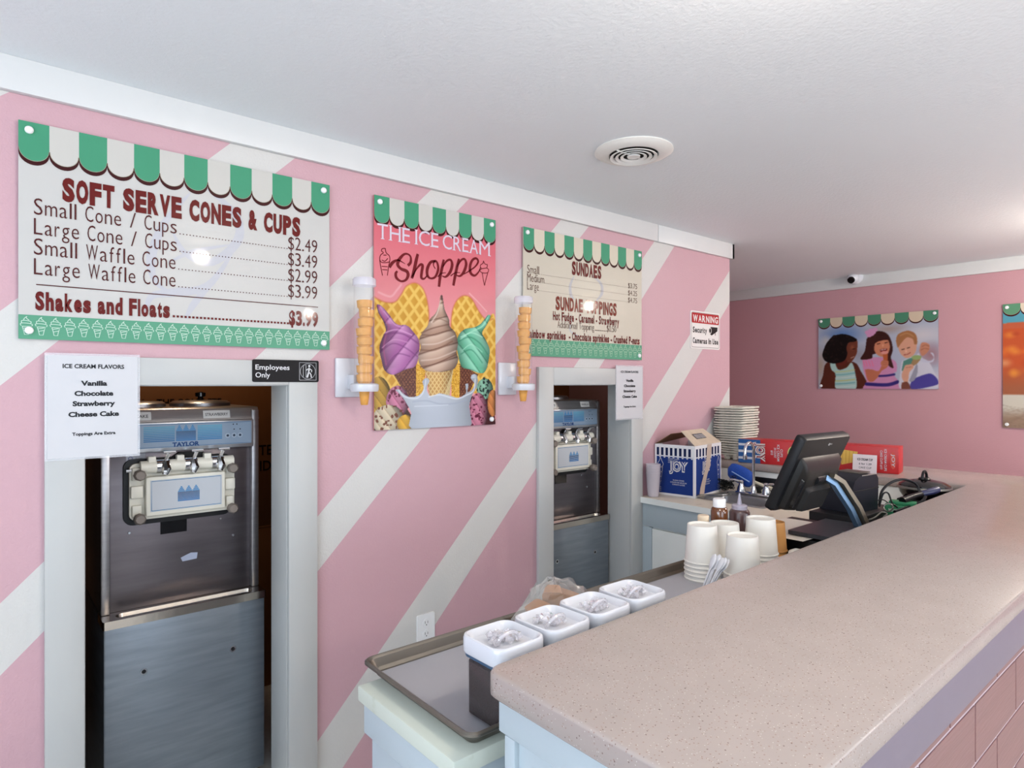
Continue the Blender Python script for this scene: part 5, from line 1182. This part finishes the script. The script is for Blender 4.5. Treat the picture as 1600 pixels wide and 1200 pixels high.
k = Ink(.0006); k.ell(.0, .004, .006, .005, (220, 220, 220), 0, 14); k.ell(.0, .0045, .0025, .002, (30, 30, 30), 1, 10); k.text('POS', (.009, .001), (.024, .001), .006, (190, 190, 190), 0, .01)
lg = k.build('rear_logo', mn); lg.matrix_local = Mm @ Matrix.Translation((Wm * .56, Hm - .035, 0))
lg['label'] = 'small white round maker mark'
aj = [WM(-1.0, 2.30, 1.54 - .325), WM(-.985, 2.345, 1.54 - .35), WM(-.96, 2.42, 1.54 - .445), WM(-.945, 2.47, WT + .096)]
def slab(name, off, wd, th, m):
    b_ = B(); rings = []
    for i, p in enumerate(aj):
        q = p + Vector(off); t_ = (aj[min(i + 1, 3)] - aj[max(i - 1, 0)]).normalized(); s_ = Vector((1, -.25, 0)).normalized(); n__ = t_.cross(s_).normalized()
        rings.append([tuple(q + s_ * a * wd + n__ * b * th) for a, b in ((-1, -1), (1, -1), (1, 1), (-1, 1))])
    b_.loops(rings); return b_.build(name, m, pos)
slab('stand_arm', (0, .018, 0), .018, .008, mat('arm_bronze', (128, 118, 102), .32, .7)); slab('stand_arm_side', (-.012, -.004, -.006), .010, .009, mat('arm_blue_highlight', (116, 146, 176), .3, .6))  # silver arm; the blue highlight along its side is put into the colour
B().lathe([(.018, -.05), (.018, .05)], 18, tuple(WM(-1.02, 2.285, 1.54 - .335)), Matrix.Rotation(PI / 2, 4, 'X')).build('tilt_hinge', BLACK, pos)

t = thing('drawer_box', 'low black box under the receipt printer', 'box', (-1.155, 2.80, WT + .001))
B().box(-.085, .115, -.13, .15, 0, .092, .004).build('housing', BLACK, t); B().box(-.088, -.084, -.11, .13, .02, .07, .002).build('front_panel', BLACKG, t)
pr = thing('receipt_printer', 'dark navy receipt printer behind the tilted monitor', 'printer', (-1.150, 2.845, WT + .094), (0, 0, -.12))
b_ = B(); prof = [(-.10, 0), (.095, 0), (.10, .09), (.10, .130), (.085, .148), (-.03, .155), (-.085, .130), (-.10, .10)]
Tm = Matrix(((0, 0, 1, 0), (1, 0, 0, 0), (0, 1, 0, 0), (0, 0, 0, 1)))
b_.prism(prof, -.072, .072, Tm); b_.build('housing', NAVY, pr, ang=30)
B().prism([(-.101, .086), (.101, .090), (.101, .094), (-.101, .090)], -.0735, .0735, Tm).build('lid_seam', BLACKM, pr, smooth=False)
B().box(-.05, .05, -.012, .078, .1525, .158, .002).build('top_cover', mat('cover_brown', (70, 66, 58), .3), pr)
B().box(.066, .0735, -.03, .08, .148, .152, .002).build('paper_bar', mat('bar_light', (176, 170, 160), .3, .5), pr)
# ------------------------------------------------------------ food warmer with dark glass lid
wm = thing('electric_skillet', 'round black skillet with dark glass lid in bar corner', 'skillet', (-1.025, 3.365, WT + .001))
B().box(-.09, .09, -.09, .09, 0, .095, .01).build('heating_base', BLACK, wm)
B().lathe([(.0, .095), (.085, .096), (.100, .120), (.106, .146), (.101, .146), (.085, .102)], 36, cap=False).build('pan', BLACKG, wm)
B().lathe([(.108, .140), (.111, .144), (.108, .152), (.104, .152)], 40, cap=False).build('silver_rim', GREYP, wm)
ld = B().lathe([(.105, .150), (.103, .158), (.078, .172), (.04, .180), (0, .182)], 36, cap=False).build('glass_lid', BLACKG, wm)
B().lathe([(.022, .178), (.026, .184), (.020, .190)], 20).tube([(0, -.030, .184)] + [(0, -.030 * math.cos(a), .184 + .036 * math.sin(a)) for a in np.linspace(.2, PI - .2, 9)] + [(0, .030, .184)], .006, 8).build('lid_handle', BLACK, ld)
gb = P(1386, 784, Z=WT + .12)
t = thing('green_box', 'small green box with white print beside tangled cables', 'box', (gb.x + .03, gb.y + .03, WT + .06), (0, 0, .25))
B().box(-.045, .06, -.03, .03, 0, .050, .003).box(-.03, .07, -.026, .03, .0505, .065, .002).build('carton', mat('green_card', (36, 130, 84), .5), t)
k = Ink(.0006); k.text('MENTHOL', (-.03, .022), (.02, .022), .012, (220, 230, 220), 0, .03); o = k.build('box_print', t, PM); o.rotation_euler = (PI / 2, 0, 0); o.location = (0, -.0302, 0)
t = thing('junk_tray', 'dark brown tray under the cables, along the bar edge', 'tray', (-1.06, 3.14, WT + .001)); B().box(-.14, .14, -.18, .12, 0, .058, .006).build('tray_box', mat('tray_brown', (66, 46, 42), .5), t)
def cable(label, pts, r, m=BLACK, nm='cable'):
    P_ = smooth_line([tuple(p) for p in pts], 7); o_ = B().tube(P_, r, 7).build(nm, m); return tag(o_, label, 'cable', 'tangled cables behind the bar')
PX = lambda x, y, Y: P(x, y, Y=Y)
cable('thick black cable arching from printer to skillet', [PX(1374, 790, 3.0), PX(1378, 768, 3.02), PX(1392, 754, 3.08), PX(1412, 749, 3.14), PX(1432, 757, 3.2), PX(1438, 775, 3.2)], .0055)
cable('thin black cable looping over the green box', [PX(1374, 792, 2.9), PX(1380, 772, 2.92), PX(1388, 771, 2.94), PX(1394, 786, 2.94), PX(1402, 793, 2.96)], .0035)
cable('thin black cable drooping beside the printer', [PX(1370, 782, 2.86), PX(1380, 781, 2.88), PX(1390, 787, 2.9), PX(1399, 789, 2.92)], .0025)
cable('grey coiled cable loop behind the monitor arm', [PX(1388 + 7 * math.cos(a), 793 + 6 * math.sin(a), 2.8 + .005 * a) for a in np.linspace(0, 8, 18)], .003, GREYP)
cable('light grey cable lying low beside the silver arm', [PX(1358, 812, 2.66), PX(1368, 808, 2.7), PX(1378, 800, 2.74), PX(1386, 803, 2.74), PX(1380, 808, 2.7)], .003, GREYP)
cable('short black cable bundle under the skillet', [PX(1398, 800, 2.9), PX(1420, 792, 3.0), PX(1440, 784, 3.06), PX(1446, 776, 3.1)], .007)
t = thing('barcode_scanner', 'black handheld scanner wand lying over the green box', 'scanner', tuple(PX(1414, 782, 3.02)))
o0 = PX(1414, 782, 3.02); r_ = lambda x, y, Y: tuple(PX(x, y, Y) - o0)
B().tube([r_(1410, 783, 3.0), r_(1424, 777, 3.06), r_(1440, 772, 3.12)], [.016, .014, .012], 10).build('wand_body', BLACK, t); B().tube([r_(1440, 772, 3.12), r_(1455, 768, 3.16), r_(1465, 765, 3.2)], [.013, .015, .014], 10).build('wand_head', mat('wand_navy', (44, 48, 84), .3), t)
